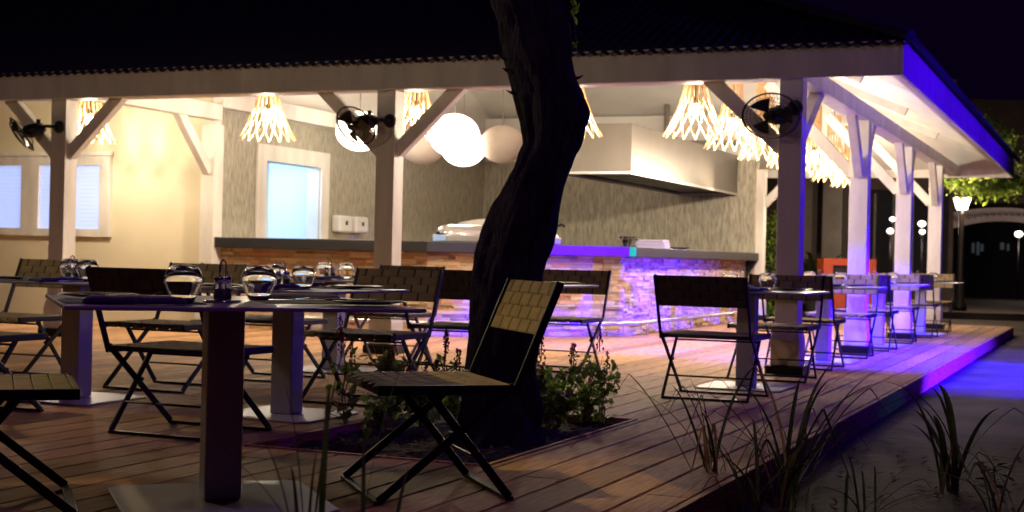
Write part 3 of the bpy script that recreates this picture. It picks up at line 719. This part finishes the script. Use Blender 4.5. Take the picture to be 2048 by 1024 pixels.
def setting(Tm, zt, where, full=2, size=1.07, which=(-1, 1), sides=('nearer side', 'farther side')):
    """place settings on a table; Tm maps table-local to world; guests sit at -y and +y"""
    for s, nm in zip((-1, 1), sides):
        F_ = Tm @ Matrix.Rotation(0 if s < 0 else math.pi, 4, 'Z'); e = size/2
        def put(o, x, y, z, rz=0): o.matrix_world = F_ @ Matrix.Translation((x, y, z)) @ Matrix.Rotation(rz, 4, 'Z')
        if full >= 1:
            put(item('mat', 'dark woven placemat on the %s, %s' % (where, nm), 'placemats on the tables'), 0, -e+.22, zt)
            put(item('napkin', 'dark napkin on the %s, %s' % (where, nm), 'folded napkins'), .14, -e+.17, zt+.004, R(84))
            put(item('plate', 'black plate on the %s, %s' % (where, nm), 'side plates'), -.28, -e+.2, zt+.003)
            put(item('fork', 'steel fork on the %s, %s' % (where, nm), 'forks'), -.08, -e+.06, zt+.004, R(-3))
            put(item('knife', 'steel knife on the %s, %s' % (where, nm), 'knives'), .235, -e+.07, zt+.004, R(4))
        put(tumbler('upturned glass on the %s, %s' % (where, nm), 'upturned round glasses on the tables'), .18, -e+.4, zt+.003, 0)
    put = lambda o, x, y, z: setattr(o, 'matrix_world', Tm @ Matrix.Translation((x, y, z)))
    put(item('caddy', 'salt and pepper caddy on the %s' % where, 'salt and pepper caddies'), -.05, .0, zt+.001)

TB = [('table behind the nearest one', (-1.88, -5.02), 1), ('table at the photo\'s left edge', (-3.45, -5.0), 1), ('table in front of the second post', (-3.29, -2.05), 1),
      ('table hidden behind the tree trunk', (-1.83, -1.7), 1), ('table beside the corner post', (0, -1.4), 1), ('second table of the right-hand row', (-.05, 2.02), 1),
      ('third table of the right-hand row', (-.02, 5.36), 1), ('last table of the right-hand row', (.04, 8.95), 1)]
for w_, (x_, y_), f_ in TB:
    lab = {'table behind the nearest one': 'grey square table behind the nearest table, left of the red-flowered bed', "table at the photo's left edge": 'grey square table cut by the left edge of the photo',
           'table in front of the second post': 'grey square table in front of the second post, nearest the bar', 'table hidden behind the tree trunk': 'grey square table mostly hidden behind the tree trunk',
           'table beside the corner post': 'grey square table beside the corner post with the fan'}.get(w_, 'grey square table, ' + w_)
    table(lab, x_, y_)
    setting(BM @ Matrix.Translation((x_, y_, 0)), .75, w_, f_)
    dn = .95
    chair('folding chair at the %s, its back towards the camera' % w_, x_, y_-dn-.0, 0)
    chair('folding chair on the far side of the %s' % w_, x_, y_+dn, math.pi)
chair('folding chair at the left edge behind the other chairs', -4.85, -4.05, math.pi)
# nearest table, turned a little, with its two chairs
NT = (-1.1, 5.46); RZ = R(21)
wat(tb_near, NT[0], NT[1], 0, RZ); tag(tb_near, 'large grey square table nearest the camera, with two upturned glasses', 'table', 'square pedestal tables')
u = Vector((math.cos(RZ), math.sin(RZ), 0)); v_ = Vector((-math.sin(RZ), math.cos(RZ), 0))
Tn = Matrix.Translation((NT[0], NT[1], 0)); ZT = .768
def nput(o, wx, wy, z, rz=0): o.matrix_world = Matrix.Translation((wx, wy, z)) @ Matrix.Rotation(rz, 4, 'Z')
nt = 'nearest table'
def T2(a, b_): q = Vector((NT[0], NT[1], 0)) + u*a + v_*b_; return q.x, q.y
nput(item('mat', 'dark woven placemat on the nearest table, left half', 'placemats on the tables'), *T2(-.37, -.22), ZT, RZ+R(2))
nput(item('mat', 'dark woven placemat on the nearest table, right half', 'placemats on the tables'), *T2(.36, -.05), ZT, RZ)
nput(item('napkin', 'dark folded napkin along the near-left edge of the nearest table', 'folded napkins'), *T2(-.38, -.44), ZT+.004, RZ-R(12))
nput(item('napkin', 'dark folded napkin on the right half of the nearest table', 'folded napkins'), *T2(.32, .17), ZT+.004, RZ-R(10))
nput(item('plate', 'black side plate at the left corner of the nearest table', 'side plates'), *T2(-.46, .12), ZT+.003)
nput(item('plate', 'black side plate at the right end of the nearest table', 'side plates'), *T2(.46, -.36), ZT+.003)
for k, (kind, a, b_, rr) in enumerate((('fork', -.45, -.12, -62), ('knife', -.40, -.2, -66), ('fork', .38, -.22, 112), ('knife', .4, -.3, 116))):
    nput(item(kind, 'steel %s beside the %s plate of the nearest table' % (kind, 'left' if k < 2 else 'right'), kind+'s' if kind == 'fork' else 'knives'), *T2(a, b_), ZT+.016, RZ+R(rr))
o = tumbler('upturned round glass left of the caddy on the nearest table', 'upturned round glasses on the tables'); nput(o, -1.18, 5.12, ZT+.003)
o = tumbler('upturned round glass right of the caddy on the nearest table', 'upturned round glasses on the tables'); nput(o, -.985, 5.55, ZT+.003)
nput(item('caddy', 'salt and pepper caddy between the two glasses of the nearest table', 'salt and pepper caddies'), -1.075, 5.3, ZT+.001, R(60))
fz = math.atan2(.94, .33) - math.pi/2     # chair facing
chair('empty folding chair right of the nearest table, in front of the tree', -.335, 6.02-.18, R(90)+R(18), True)
chair('folding chair cut by the lower left corner, nearest the camera', -1.90, 5.27, R(-90)+R(20), True)

# ---------------------------------------------------------------- tree
tree = empty('tree', 'dark gnarled tree growing out of the deck bed in front of the bar', 'tree'); wat(tree, .0, 7.7, 0)
prof = [(995, 1120, 0), (1003, 1130, 60), (1012, 1140, 120), (1022, 1152, 160), (1030, 1166, 190), (1036, 1169, 215), (1042, 1165, 250), (1045, 1155, 290), (1030, 1140, 330), (1007, 1122, 380), (987, 1108, 430),
        (971, 1096, 480), (960, 1085, 520), (950, 1082, 560), (944, 1080, 600), (937, 1077, 700), (930, 1072, 780), (922, 1075, 850), (908, 1084, 885)]
rings = []
for a, c, y in prof:
    xm = (a+c)/2; y0_ = 515.6 + .02317*(xm-1024); k = 7.7/2844
    rings.append(((xm-1024)*k + (y0_-y)*k*(-.0)-.0 - (512-y)*k*.0232*0, (c-a)/2*k, CAM_H + (y0_-y)*k))
rings = [(x - math.sin(_r)*(z-CAM_H) * -1 * -1, r_, z) for x, r_, z in rings]
rings.sort(key=lambda q: q[2])
def lerp_ring(z):
    if z <= rings[0][2]: return rings[0][0], rings[0][1]
    for a, c in zip(rings, rings[1:]):
        if z <= c[2]:
            t = (z-a[2])/(c[2]-a[2]); return a[0]+(c[0]-a[0])*t, a[1]+(c[1]-a[1])*t
    a, c = rings[-2], rings[-1]; t = (z-c[2]); return c[0] - .18*t, c[1]*max(.5, 1-.15*t)
tm = MB(); nz_, na = 210, 72; ZTOP = 3.6
for i in range(nz_+1):
    z = -.08 + (ZTOP+.08)*i/nz_; cx, rr = lerp_ring(z)
    for j in range(na):
        t = 2*math.pi*j/na
        c_, s_ = math.cos(t), math.sin(t)
        w = noise.noise(Vector((c_*1.3, s_*1.3, z*1.1))) * .13 + noise.noise(Vector((c_*2.6, s_*2.6, z*.9+5)))*.1
        rid = abs(noise.noise(Vector((c_*6+z*.9, s_*6, z*1.6+9))))
        fine = noise.noise(Vector((c_*14, s_*14, z*9)))
        kn = max(0, noise.noise(Vector((c_*1.9+3, s_*1.9, z*2.3+2)))-.18); rid2 = abs(noise.noise(Vector((c_*13+z*2.2, s_*13, z*3.4))))
        q = rr*.92*(1 + w*.7 + kn*.75 + (.16-rid*.42)*.8 + (.12-rid2*.4)*.32 + fine*.06)
        tm.v.append((cx + q*c_, q*s_*.95, z))
for i in range(nz_):
    for j in range(na):
        j2 = (j+1) % na; tm.f.append((i*na+j, i*na+j2, (i+1)*na+j2, (i+1)*na+j))
tm.build('trunk', 'bark', tree, smooth=True)
for z, sx, l in ((1.93, 1, .05), (1.96, -1, .05), (1.84, -1, .06), (2.02, -1, .045)):
    cx, rr = lerp_ring(z); x_ = cx + sx*rr*.93; tw = MB(); tw.tube([(x_-sx*.03, -.02, z), (x_+sx*l*.6, -.03, z+.01), (x_+sx*l, -.05, z+.02)], [.012, .008, .002], 5); tw.build('twig', 'bark', tree)
cx, rr = lerp_ring(3.55); lim = []
for k in range(7):
    a = 2*math.pi*k/7 + .3; L_ = random.uniform(1.4, 2.4); p0 = Vector((cx, 0, 3.45)); p1 = p0 + Vector((math.cos(a)*L_*.4, math.sin(a)*L_*.4, L_*.5)); p2 = p0 + Vector((math.cos(a)*L_, math.sin(a)*L_, L_*.75))
    b = MB(); b.tube([p0, p1, p2, p2+Vector((0, 0, .5))], [.1, .07, .04, .01], 7); b.build('limb', 'bark', tree, smooth=True); lim += [p1, p2, (p1+p2)/2]
cr = MB(); rl = random.Random(11)
for i in range(5200):
    c = rl.choice(lim); p = c + Vector((rl.gauss(0, .5), rl.gauss(0, .5), rl.gauss(.35, .32)))
    if p.z < 3.2: continue
    s = rl.uniform(.06, .13); leaf_quad(cr, p, s, s*.5, rl.uniform(0, 6.3), rl.uniform(-1.2, 1.2))
for (x_, z_) in ((.29, 2.35), (.31, 2.30), (.3, 2.26), (.32, 2.1), (.29, 2.38), (.33, 2.33)):
    for q in range(2): leaf_quad(cr, (x_+rl.uniform(-.015, .015), -.05, z_+rl.uniform(-.02, .02)), .055, .03, rl.uniform(0, 6), rl.uniform(.6, 1.5))
cr.build('crown', 'leaf', tree)
b = MB(); b.tube([(.33, -.04, 2.05), (.30, -.05, 2.3), (.27, -.03, 2.6), (.05, 0, 3.0)], .003, 4); b.build('hanging_shoot', 'stem', tree)

# ---------------------------------------------------------------- flowering plants in the bed
def salvia(wx, wy, h, spread, nst, dens, label, seed, base=-.04, lean=0, fl=.6):
    q = random.Random(seed); r_ = empty('flowering_plant', label, 'plant', 'red-flowered plants in the tree bed'); wat(r_, wx, wy, base)
    st_, lf = MB(), MB()
    for k in range(nst):
        hh = h*q.uniform(.6, 1.0); a = q.uniform(0, 6.3); dx, dy = math.cos(a)*spread*q.uniform(.2, 1)+lean, math.sin(a)*spread*.5*q.uniform(.2, 1)
        pts = []; nn = 8
        for i in range(nn+1):
            t = i/nn; pts.append(Vector((dx*t**1.4 + .012*math.sin(t*9+k), dy*t**1.4 + .012*math.cos(t*7+k), hh*t)))
        st_.tube(pts, [.0045*(1-t_/nn*.6) for t_ in range(nn+1)], 4)
        for i in range(int(dens*hh/h)):
            t = q.uniform(.18, .9); p = pts[int(t*nn)]; aa = q.uniform(0, 6.3); l = q.uniform(.03, .085)
            e_ = p + Vector((math.cos(aa)*l, math.sin(aa)*l, q.uniform(-.01, .04)))
            st_.tube([p, e_], .0016, 3)
            for _ in range(q.randint(1, 4)):
                s = q.uniform(.028, .075); pp = e_ + Vector((q.gauss(0, .014), q.gauss(0, .014), q.gauss(0, .014)))
                leaf_quad(lf, pp, s, s*q.uniform(.5, .8), q.uniform(0, 6.3), q.uniform(-1.2, 1.3), .22)
        if q.random() < fl:
            tip = pts[-1]; fw = MB()
            fw.tube([tip-Vector((0, 0, .05)), tip+Vector((0, 0, .1))], .004, 4)
            for i in range(24):
                t = i/24; rr = .017*(1-t*.7)*q.uniform(.5, 1.5); aa = i*2.4; pp = tip + Vector((math.cos(aa)*rr, math.sin(aa)*rr, -.03+.13*t))
                leaf_quad(fw, pp, .022*q.uniform(.6, 1.3), .015, aa, 1.0+q.uniform(-.9, .9), .3)
            fw.build('flower_spike', 'flower', r_)
    st_.build('stems', 'stem', r_); lf.build('foliage', 'leaf', r_)
def wx_(px, Y): return (px-1024)/2844*Y
salvia(wx_(697, 8.05), 8.05, .62, .06, 3, 16, 'thin flowering plant at the left corner of the tree bed', 1, fl=.7)
salvia(wx_(795, 8.5), 8.5, .47, .2, 9, 26, 'bushy dark-red flowering plant behind the empty chair seat', 2, fl=.5)
salvia(wx_(850, 8.35), 8.35, .42, .17, 7, 24, 'low leafy flowering plant seen under the empty chair', 3, fl=.5)
salvia(wx_(905, 8.5), 8.5, .50, .12, 6, 20, 'flowering plant against the left side of the trunk', 4, fl=.5)
salvia(wx_(1085, 8.3), 8.3, .46, .26, 9, 24, 'dense leafy plant against the right side of the trunk', 5, fl=.3)
salvia(wx_(1125, 8.5), 8.5, .44, .28, 8, 22, 'bushy plant midway between the trunk and the bed\'s right corner', 6, fl=.25)
salvia(wx_(1178, 8.6), 8.6, .57, .22, 6, 20, 'tall loose plant at the right end of the tree bed', 7, fl=.4)
salvia(wx_(1212, 8.62), 8.62, .4, .1, 4, 14, 'slender plant with few leaves, outermost right in the tree bed', 17, fl=.3)
salvia(wx_(1040, 8.0), 8.0, .33, .18, 6, 16, 'low dark plant at the foot of the trunk', 9, fl=.1)
salvia(wx_(760, 7.75), 7.75, .30, .14, 4, 12, 'small leafy plant at the left of the bed under the seat edge', 10, fl=.2)

# strap-leaved plants in front of the deck
def strap_plant(wx, wy, h, nl, spread, label, seed, w=.016, z0=-.15, dry=.15):
    q = random.Random(seed); r_ = empty('strap_leaf_plant', label, 'plant', 'strap-leaved plants outside the deck'); wat(r_, wx, wy, z0)
    gm, dm = MB(), MB()
    for k in range(nl):
        a = q.uniform(0, 6.3); hh = h*q.uniform(.55, 1.05); rr = spread*q.uniform(.15, 1); bend = q.random() < .4; n_ = 14; dst = dm if q.random() < dry else gm
        dirx, diry = math.cos(a), math.sin(a)*.7; ex = q.uniform(1.05, 2.1); bx0, by0 = q.gauss(0, .035), q.gauss(0, .035); ww = w*q.uniform(.6, 1.25); V = []
        fold = q.uniform(.55, .8)
        for i in range(n_+1):
            t = i/n_
            if bend and t > fold:
                u2 = t - fold; x_ = rr*(fold**ex) + rr*.5*u2 + u2*h*.35; z = hh*math.sin(fold*1.35) - u2*hh*1.1
            else: x_ = rr*t**ex; z = hh*math.sin(t*1.35)
            wd = ww*min(1, .45+t*2)*(1-t**4)**.7 + .0006
            c = Vector((bx0+dirx*x_, by0+diry*x_, z-.02)); sd = Vector((-diry, dirx, 0)).normalized()*wd/2
            V += [c - sd + Vector((0, 0, wd*.25)), c, c + sd + Vector((0, 0, wd*.25))]
        F = []
        for i in range(n_):
            b0 = i*3; F += [(b0, b0+1, b0+4, b0+3), (b0+1, b0+2, b0+5, b0+4)]
        dst.add(V, F)
    gm.build('foliage', 'leafdark', r_)
    if dm.v: dm.build('dry_leaves', 'dryleaf', r_)
def gp(px, py, z=-.15):      # pixel of the photo on the ground
    a = (px-1024)/2844; b_ = (512-py)/2844; rr = a*math.cos(_r)-b_*math.sin(_r); uu = a*math.sin(_r)+b_*math.cos(_r)
    t = (z-CAM_H)/(math.sin(_p)+uu); return rr*t, t
for i, (px, py, h, nl, sp, lb, w) in enumerate((
    (1425, 1010, .66, 14, .6, 'strap-leaved plant left of centre among those by the deck corner', .018), (1575, 1015, .68, 26, .62, 'densest strap-leaved plant, below the chair at the corner-post table', .018),
    (1500, 1050, .45, 10, .45, 'low strap-leaved plant between two taller ones at the deck edge', .016), (1905, 985, .58, 13, .66, 'broad strap-leaved plant at the lower right on the paving', .028),
    (1730, 1060, .32, 10, .55, 'low dark strap-leaved plant in the shade right of the densest one', .013), (2000, 1060, .45, 11, .5, 'strap-leaved plant in the lower right corner', .02))):
    x_, y_ = gp(px, py); strap_plant(x_, y_, h, nl, sp, lb, 20+i, w)
x_, y_ = 0, 0
strap_plant(wx_(655, 2.9), 2.9, .84, 8, .16, 'blurred strap-leaved plant close to the camera, under the near table', 41, .012, -.0, 0)
strap_plant(wx_(765, 2.7), 2.7, .62, 9, .3, 'blurred arching grass plant close to the camera, centre bottom', 47, .010, -.0, 0)
strap_plant(wx_(110, 3.2), 3.2, .40, 6, .3, 'blurred thin-leaved plant close to the camera at lower left', 44, .008, .0, 0)
def broadleaf(px, py):
    x_, y_ = gp(px, py); r_ = empty('broadleaf_seedling', 'small plant with rounded leaves in the lower right corner', 'plant'); wat(r_, x_, y_, -.15)
    s_, l_ = MB(), MB(); q = random.Random(3)
    s_.tube([(0, 0, 0), (.01, 0, .1), (0, 0, .19)], .004, 5)
    for k in range(11):
        a = k*2.4; z = .06+.013*k; e_ = (math.cos(a)*.06, math.sin(a)*.06, z+.02); s_.tube([(0, 0, z), e_], .002, 4); leaf_quad(l_, e_, .075, .05, a-math.pi/2, q.uniform(-.5, .3), .15)
    s_.build('stem', 'stem', r_); l_.build('foliage', 'leafdark', r_)
broadleaf(1985, 1015)
lt = MB(); q = random.Random(8)
for i in range(420):
    px, py = q.uniform(1250, 2048), q.uniform(900, 1100); x_, y_ = gp(px, py)
    lo = BM.inverted() @ Vector((x_, y_, 0))
    if lo.x < DX1+.1: continue
    s = q.uniform(.02, .07); leaf_quad(lt, (x_, y_, -.14), s, s*.4, q.uniform(0, 6.3), q.uniform(-.5, .5))
for k, (px, py, lb) in enumerate(((378, 757, 'small yellow fallen leaf on the deck below the second table'), (310, 902, 'brown fallen leaf on the deck beside the nearest base plate'), (1385, 838, 'brown fallen leaf on the deck before the corner-post table'), (1120, 965, 'curled fallen leaf on the boards in front of the tree bed'))):
    x_, y_ = gp(px, py, .004); fl_ = MB(); leaf_quad(fl_, (0, 0, .006), .06, .03, k*1.3, .15); fo = fl_.build('fallen_leaf', 'dryleaf'); fo.location = (x_, y_, .002); tag(fo, lb, 'leaf')
o = lt.build('leaf_litter', 'dryleaf'); tag(o, 'dry leaf litter on the paving by the deck', kind='stuff')

# ---------------------------------------------------------------- surroundings
p = MB(); p.add([(x_, y_, z) for z in (-.149, 0) for x_, y_ in ((7.5, 31.5), (40, 24), (60, 70), (2, 70))], [(4,5,6,7), (0,1,5,4), (1,2,6,5), (3,0,4,7)])
o = p.build('pavement', 'ground'); tag(o, 'raised brown pavement beyond the deck', kind='structure')
def wbox(mb, px0, px1, Y, z0, z1, dpt=.3): mb.box(wx_(px0, Y), wx_(px1, Y), Y, Y+dpt, z0, z1)
nb = empty('neighbouring_building', 'dim brown building with a thick column seen between the white posts', 'building'); wat(nb, 0, 0, 0)
b = MB(); wbox(b, 1500, 1905, 38, -.15, 6, 3); b.build('wall', 'brownwall', nb)
b = MB(); wbox(b, 1642, 1682, 36.5, -.15, 3.9, .6); b.build('column', 'greywall', nb, bevel=.02)
b = MB(); wbox(b, 1600, 1632, 35, 3.05, 3.35, .5); wbox(b, 1603, 1622, 35.1, 0, 3.04, .3); b.build('porch_beam', 'greywall', nb)
b = MB(); wbox(b, 1700, 1895, 37.97, .8, 3.0, .02); b.build('window', 'darkgap', nb)
for k in range(4):
    b = MB(); wbox(b, 1745+k*38, 1750+k*38, 37.9, .8, 2.9, .06); b.build('mullion', 'greywall', nb)
def make_lit_globe(px, py, Y, lb, r=.13, e=22):
    r_ = empty('lit_globe', lb, 'lantern', 'small lit lanterns beyond the posts'); x_, z_ = wx_(px, Y), CAM_H + (533-py)*Y/2844; wat(r_, x_, Y, z_)
    b = MB(); b.lathe([(.001, -r), (r*.7, -r*.7), (r, 0), (r*.7, r*.7), (.001, r)], 14, sx=1.3, sy=1.3); b.build('glass_globe', 'lampw', r_, smooth=True)
    b = MB(); b.tube([(0, 0, -r), (0, 0, -z_-.14)], .025, 8); b.lathe([(.08, 0), (.03, .05)], 10, c=(0, 0, -r-.05)); b.build('stand', 'black', r_, smooth=True)
    ld = bpy.data.lights.new('globe_light', 'POINT'); ld.energy = e; ld.color = (1, .8, .62); ld.shadow_soft_size = .12
    l = bpy.data.objects.new('globe_light', ld); COL.objects.link(l); l.parent = r_; l.location = (0, -.3, 0)
make_lit_globe(1783, 438, 36, 'upper glowing globe in place of a reflection, left of the fifth post', .06); make_lit_globe(1779, 462, 35.5, 'lower glowing globe in place of a reflection, left of the fifth post', .07)  # these four lit globes stand in for blurred reflections
make_lit_globe(1842, 446, 36, 'upper glowing globe in place of a reflection, between the last two posts', .08); make_lit_globe(1843, 462, 35.5, 'lower glowing globe in place of a reflection, between the last two posts', .06)
oc = empty('orange_cabinet', 'bright orange open-fronted cabinet beyond the second side post', 'cabinet'); x0_, x1_ = wx_(1647, 24), wx_(1752, 24); wat(oc, x0_, 24, 0)
w_ = x1_-x0_; b = MB(); b.box(0, w_, 0, .5, .0, 1.07)
b.f.pop(2); z1_, z2_, xa, xb = .8, .96, .16, w_-.16
b.box(0, w_, -.02, -.001, z2_, 1.075); b.box(0, xa, -.02, -.001, 0, z2_-.001); b.box(xb, w_, -.02, -.001, 0, z2_-.001); b.box(xa, xb, -.02, -.001, .0, z1_-.001)
b.build('carcass', 'orange', oc)
b = MB(); b.box(xa+.01, xb-.01, .04, .06, z1_, z2_); b.build('dark_recess', 'darkgap', oc)
b = MB(); b.box(xa+.05, xa+.35, -.035, -.021, .1, .7); b.box(xb-.35, xb-.05, -.035, -.021, .1, .7); b.build('door', 'orange', oc)
hg = empty('hedge', 'green leafy hedge seen between the wall end and the corner post', 'hedge'); wat(hg, wx_(1532, 27), 27, -.15)
b = MB(); q = random.Random(2)
for i in range(2600):
    s = q.uniform(.05, .11); leaf_quad(b, (q.uniform(-.5, .5), q.uniform(-.35, .35), q.uniform(.0, 2.0)+q.uniform(-.1, .15)), s, s*.55, q.uniform(0, 6.3), q.uniform(-1.3, 1.3))
b.build('foliage', 'leaf', hg)
b = MB(); b.tube([(0, 0, 0), (.05, 0, 1.6)], .04, 6); b.build('trunk', 'bark', hg)
pp = empty('potted_palm', 'dark potted palm in front of the neighbouring building', 'potted plant'); wat(pp, wx_(1632, 31), 31, -.15)
b = MB(); b.lathe([(.18, 0), (.26, .5), (.28, .52), (.001, .5)], 18); b.build('pot', 'greywall', pp, smooth=True)
b = MB(); q = random.Random(6)
for k in range(16):
    a = k*2.4; L_ = q.uniform(.5, .9); V = []; F = []
    for i in range(8):
        t = i/7; c = Vector((math.cos(a)*L_*t, math.sin(a)*L_*t, .5+1.1*math.sin(t*1.9)*L_)); wd = .09*(1-t)+.01; sd = Vector((-math.sin(a), math.cos(a), 0))*wd; V += [c-sd, c+sd]
    b.add(V, [(2*i, 2*i+1, 2*i+3, 2*i+2) for i in range(7)])
b.build('fronds', 'leafdark', pp)
# street lamp
sl = empty('street_lamp', 'tall black street lamp with a glowing four-sided lantern', 'street lamp'); wat(sl, wx_(1921, 32), 32, 0)
zb, zt_ = CAM_H + (536-419)*32/2844, CAM_H + (536-396)*32/2844
b = MB(); b.lathe([(.16, 0), (.16, .12), (.1, .2), (.09, .7), (.06, .8), (.055, zb-.1), (.1, zb-.02)], 14); b.build('pole', 'black', sl, smooth=True)
b = MB(); b.lathe([(.14, zb), (.245, zt_)], 4, M=Matrix.Rotation(R(35), 4, 'Z')); b.build('lantern_glass', 'lampw', sl)
b = MB(); b.lathe([(.28, zt_+.01), (.26, zt_+.04), (.05, zt_+.22), (.02, zt_+.3)], 4, M=Matrix.Rotation(R(35), 4, 'Z')); b.build('lantern_cap', 'black', sl)
ld = bpy.data.lights.new('street_light', 'POINT'); ld.energy = 250; ld.color = (1, .68, .4); ld.shadow_soft_size = .2
l = bpy.data.objects.new('street_light', ld); COL.objects.link(l); l.parent = sl; l.location = (0, -.45, zb+.1)
# arch building
ab = empty('arched_building', 'far dark building with a pale patterned arch over its wide entrance', 'building'); wat(ab, 0, 0, 0)
Y = 46; b = MB(); V = []; n_ = 24
for i in range(n_+1):
    px = 1860 + 300*i/n_; t = (i/n_-.5)*2; yo = 414 + 22*t*t; yi = 441 + 34*t*t
    V += [(wx_(px, Y), Y, CAM_H+(537-yi)*Y/2844), (wx_(px, Y), Y, CAM_H+(537-yo)*Y/2844)]
F = [(2*i, 2*i+2, 2*i+3, 2*i+1) for i in range(n_)]; b.add(V, F); o = b.build('arch', 'archw', ab); s = o.modifiers.new('s', 'SOLIDIFY'); s.thickness = .4
b = MB()
for i in range(1, n_, 1):
    px = 1860 + 300*(i+.5)/n_; t = ((i+.5)/n_-.5)*2; yc = 427.5 + 28*t*t; x_ = wx_(px, Y); z = CAM_H+(537-yc)*Y/2844
    b.tube([(x_-.07, Y-.23, z-.04), (x_-.02, Y-.23, z+.05), (x_+.03, Y-.23, z-.05), (x_+.08, Y-.23, z+.04)], .022, 5)
b.build('scroll_ornament', 'brownwall', ab)
b = MB(); wbox(b, 1860, 2200, 49, -.15, CAM_H+(537-380)*46/2844, .5); b.build('wall', 'darkgap', ab)
b = MB(); wbox(b, 1860, 2200, 46.5, CAM_H+(537-432)*46/2844, 6.5, .4); b.build('gable', 'brownwall', ab)
MT['dimwin'] = mat('dim_window_light', (.3, .35, .4), .5, emis=(.55, .7, .8), estr=.035)
for k, (px, w2, z0_, z1_) in enumerate(((1946, 2, 486, 506), (1956, 2, 484, 510), (1964, 2, 488, 502), (2004, 3, 484, 498), (2016, 1.5, 486, 500))):
    b = MB(); b.box(wx_(px-w2, 48.9), wx_(px+w2, 48.9), 48.88, 48.98, CAM_H+(537-z1_)*48.9/2844, CAM_H+(537-z0_)*48.9/2844); b.build('window', 'dimwin', ab)
make_lit_globe(2036, 462, 44, 'small bright lantern at the right edge of the photo', .1, 60)
# tree with lit leaves at the right
lt_ = empty('street_tree', 'dark tree with bright green lit leaves hanging by the street lamp', 'tree'); wat(lt_, wx_(2120, 30), 30, -.15)
b = MB(); b.tube([(0, 0, 0), (.05, 0, 1.5), (-.1, 0, 3), (0, 0, 5)], [.22, .18, .14, .08], 10); b.build('trunk', 'bark', lt_, smooth=True)
b = MB(); q = random.Random(12)
cl_ = []
for k in range(26):
    px, py = q.uniform(1935, 2140), q.uniform(250, 430)
    if py > 372 + (px-1935)*.42: py = 372 + (px-1935)*.42 - q.uniform(0, 20)
    cl_.append((wx_(px, 30)-wx_(2120, 30), q.uniform(-1.0, 1.2), CAM_H + (537-py)*30/2844 + .15))
for c in cl_:
    for i in range(170):
        s = q.uniform(.06, .13); leaf_quad(b, (c[0]+q.gauss(0, .16), c[1]+q.gauss(0, .25), c[2]+q.gauss(0, .1)), s, s*.55, q.uniform(0, 6.3), q.uniform(-1.2, 1.2))
b.build('crown', 'leaf', lt_)
for c in cl_[::4]:
    b = MB(); b.tube([(0, 0, 2.4), (c[0]*.5, c[1]*.5, 2.9), c], [.06, .04, .012], 6); b.build('limb', 'bark', lt_)

# ---------------------------------------------------------------- coloured flood lights out of frame to the right, plus added fill lamps
def spot(loc, tgt, col, e, size, blend=.3, rad=.04):
    ld = bpy.data.lights.new('flood_fill_light', 'SPOT'); ld.energy = e; ld.color = col; ld.spot_size = R(size); ld.spot_blend = blend; ld.shadow_soft_size = rad
    l = bpy.data.objects.new('flood_fill_light', ld); COL.objects.link(l); p_ = W(*loc); l.location = p_; l.rotation_euler = (W(*tgt)-p_).to_track_quat('-Z', 'Y').to_euler()
spot((6.5, 1.6, 1.25), (2.0, 3.85, -3.35), (.035, .003, 1), 36000, 87, .22)
for yy in (.3, 4.4, 9.2): spot((3.5, yy, 3.45), (0, yy-.2, 1.9), (.055, .0, 1), 250, 118, .5)
spot((3.4, 4.2, 2.0), (1.35, 3.8, -.15), (.012, .0, 1), 6500, 72, .2)
spot((4.2, 4.4, 2.1), (.3, 5.2, 0), (.014, .0, 1), 4200, 38, .6)
_k = BM.inverted() @ Vector((-2.75, 4.6, 3.4)); _t = BM.inverted() @ Vector((-.35, 5.85, .6))
spot(tuple(_k), tuple(_t), (1, .72, .22), 290, 21, .9)  # added warm spot on the chair right of the nearest table
_t = BM.inverted() @ Vector((-1.85, 5.3, .45)); spot(tuple(_k), tuple(_t), (1, .74, .34), 90, 20, .8)  # added warm spot on the seat of the lower left chair
spot((3.4, .6, .5), (2.0, -.4, -.1), (.0, .8, .65), 14, 34, .9)
ld = bpy.data.lights.new('front_fill', 'POINT'); ld.energy = 95; ld.color = (1, .80, .52); ld.shadow_soft_size = .12  # added warm fill lamp for the front faces, unseen at the left
l = bpy.data.objects.new('front_fill', ld); COL.objects.link(l); l.location = (-4.3, 8.7, 2.75)
ld = bpy.data.lights.new('near_fill', 'POINT'); ld.energy = 7; ld.color = (1, .72, .30); ld.shadow_soft_size = .08  # added weak fill lamp for the near chairs, out of view
l = bpy.data.objects.new('near_fill', ld); COL.objects.link(l); l.location = (-2.75, 5.0, 3.3)
ld = bpy.data.lights.new('purple_fill', 'POINT'); ld.energy = 170; ld.color = (.50, .10, 1); ld.shadow_soft_size = .6  # added purple fill lamp above the foreground, unseen
l = bpy.data.objects.new('purple_fill', ld); COL.objects.link(l); l.location = (.3, 2.2, 6.2)
ld = bpy.data.lights.new('door_light', 'POINT'); ld.energy = 90; ld.color = (.45, .72, 1); ld.shadow_soft_size = .2
l = bpy.data.objects.new('door_light', ld); COL.objects.link(l); l.location = W(-8.9, 4.6, 2.3)
bpy.context.view_layer.update()
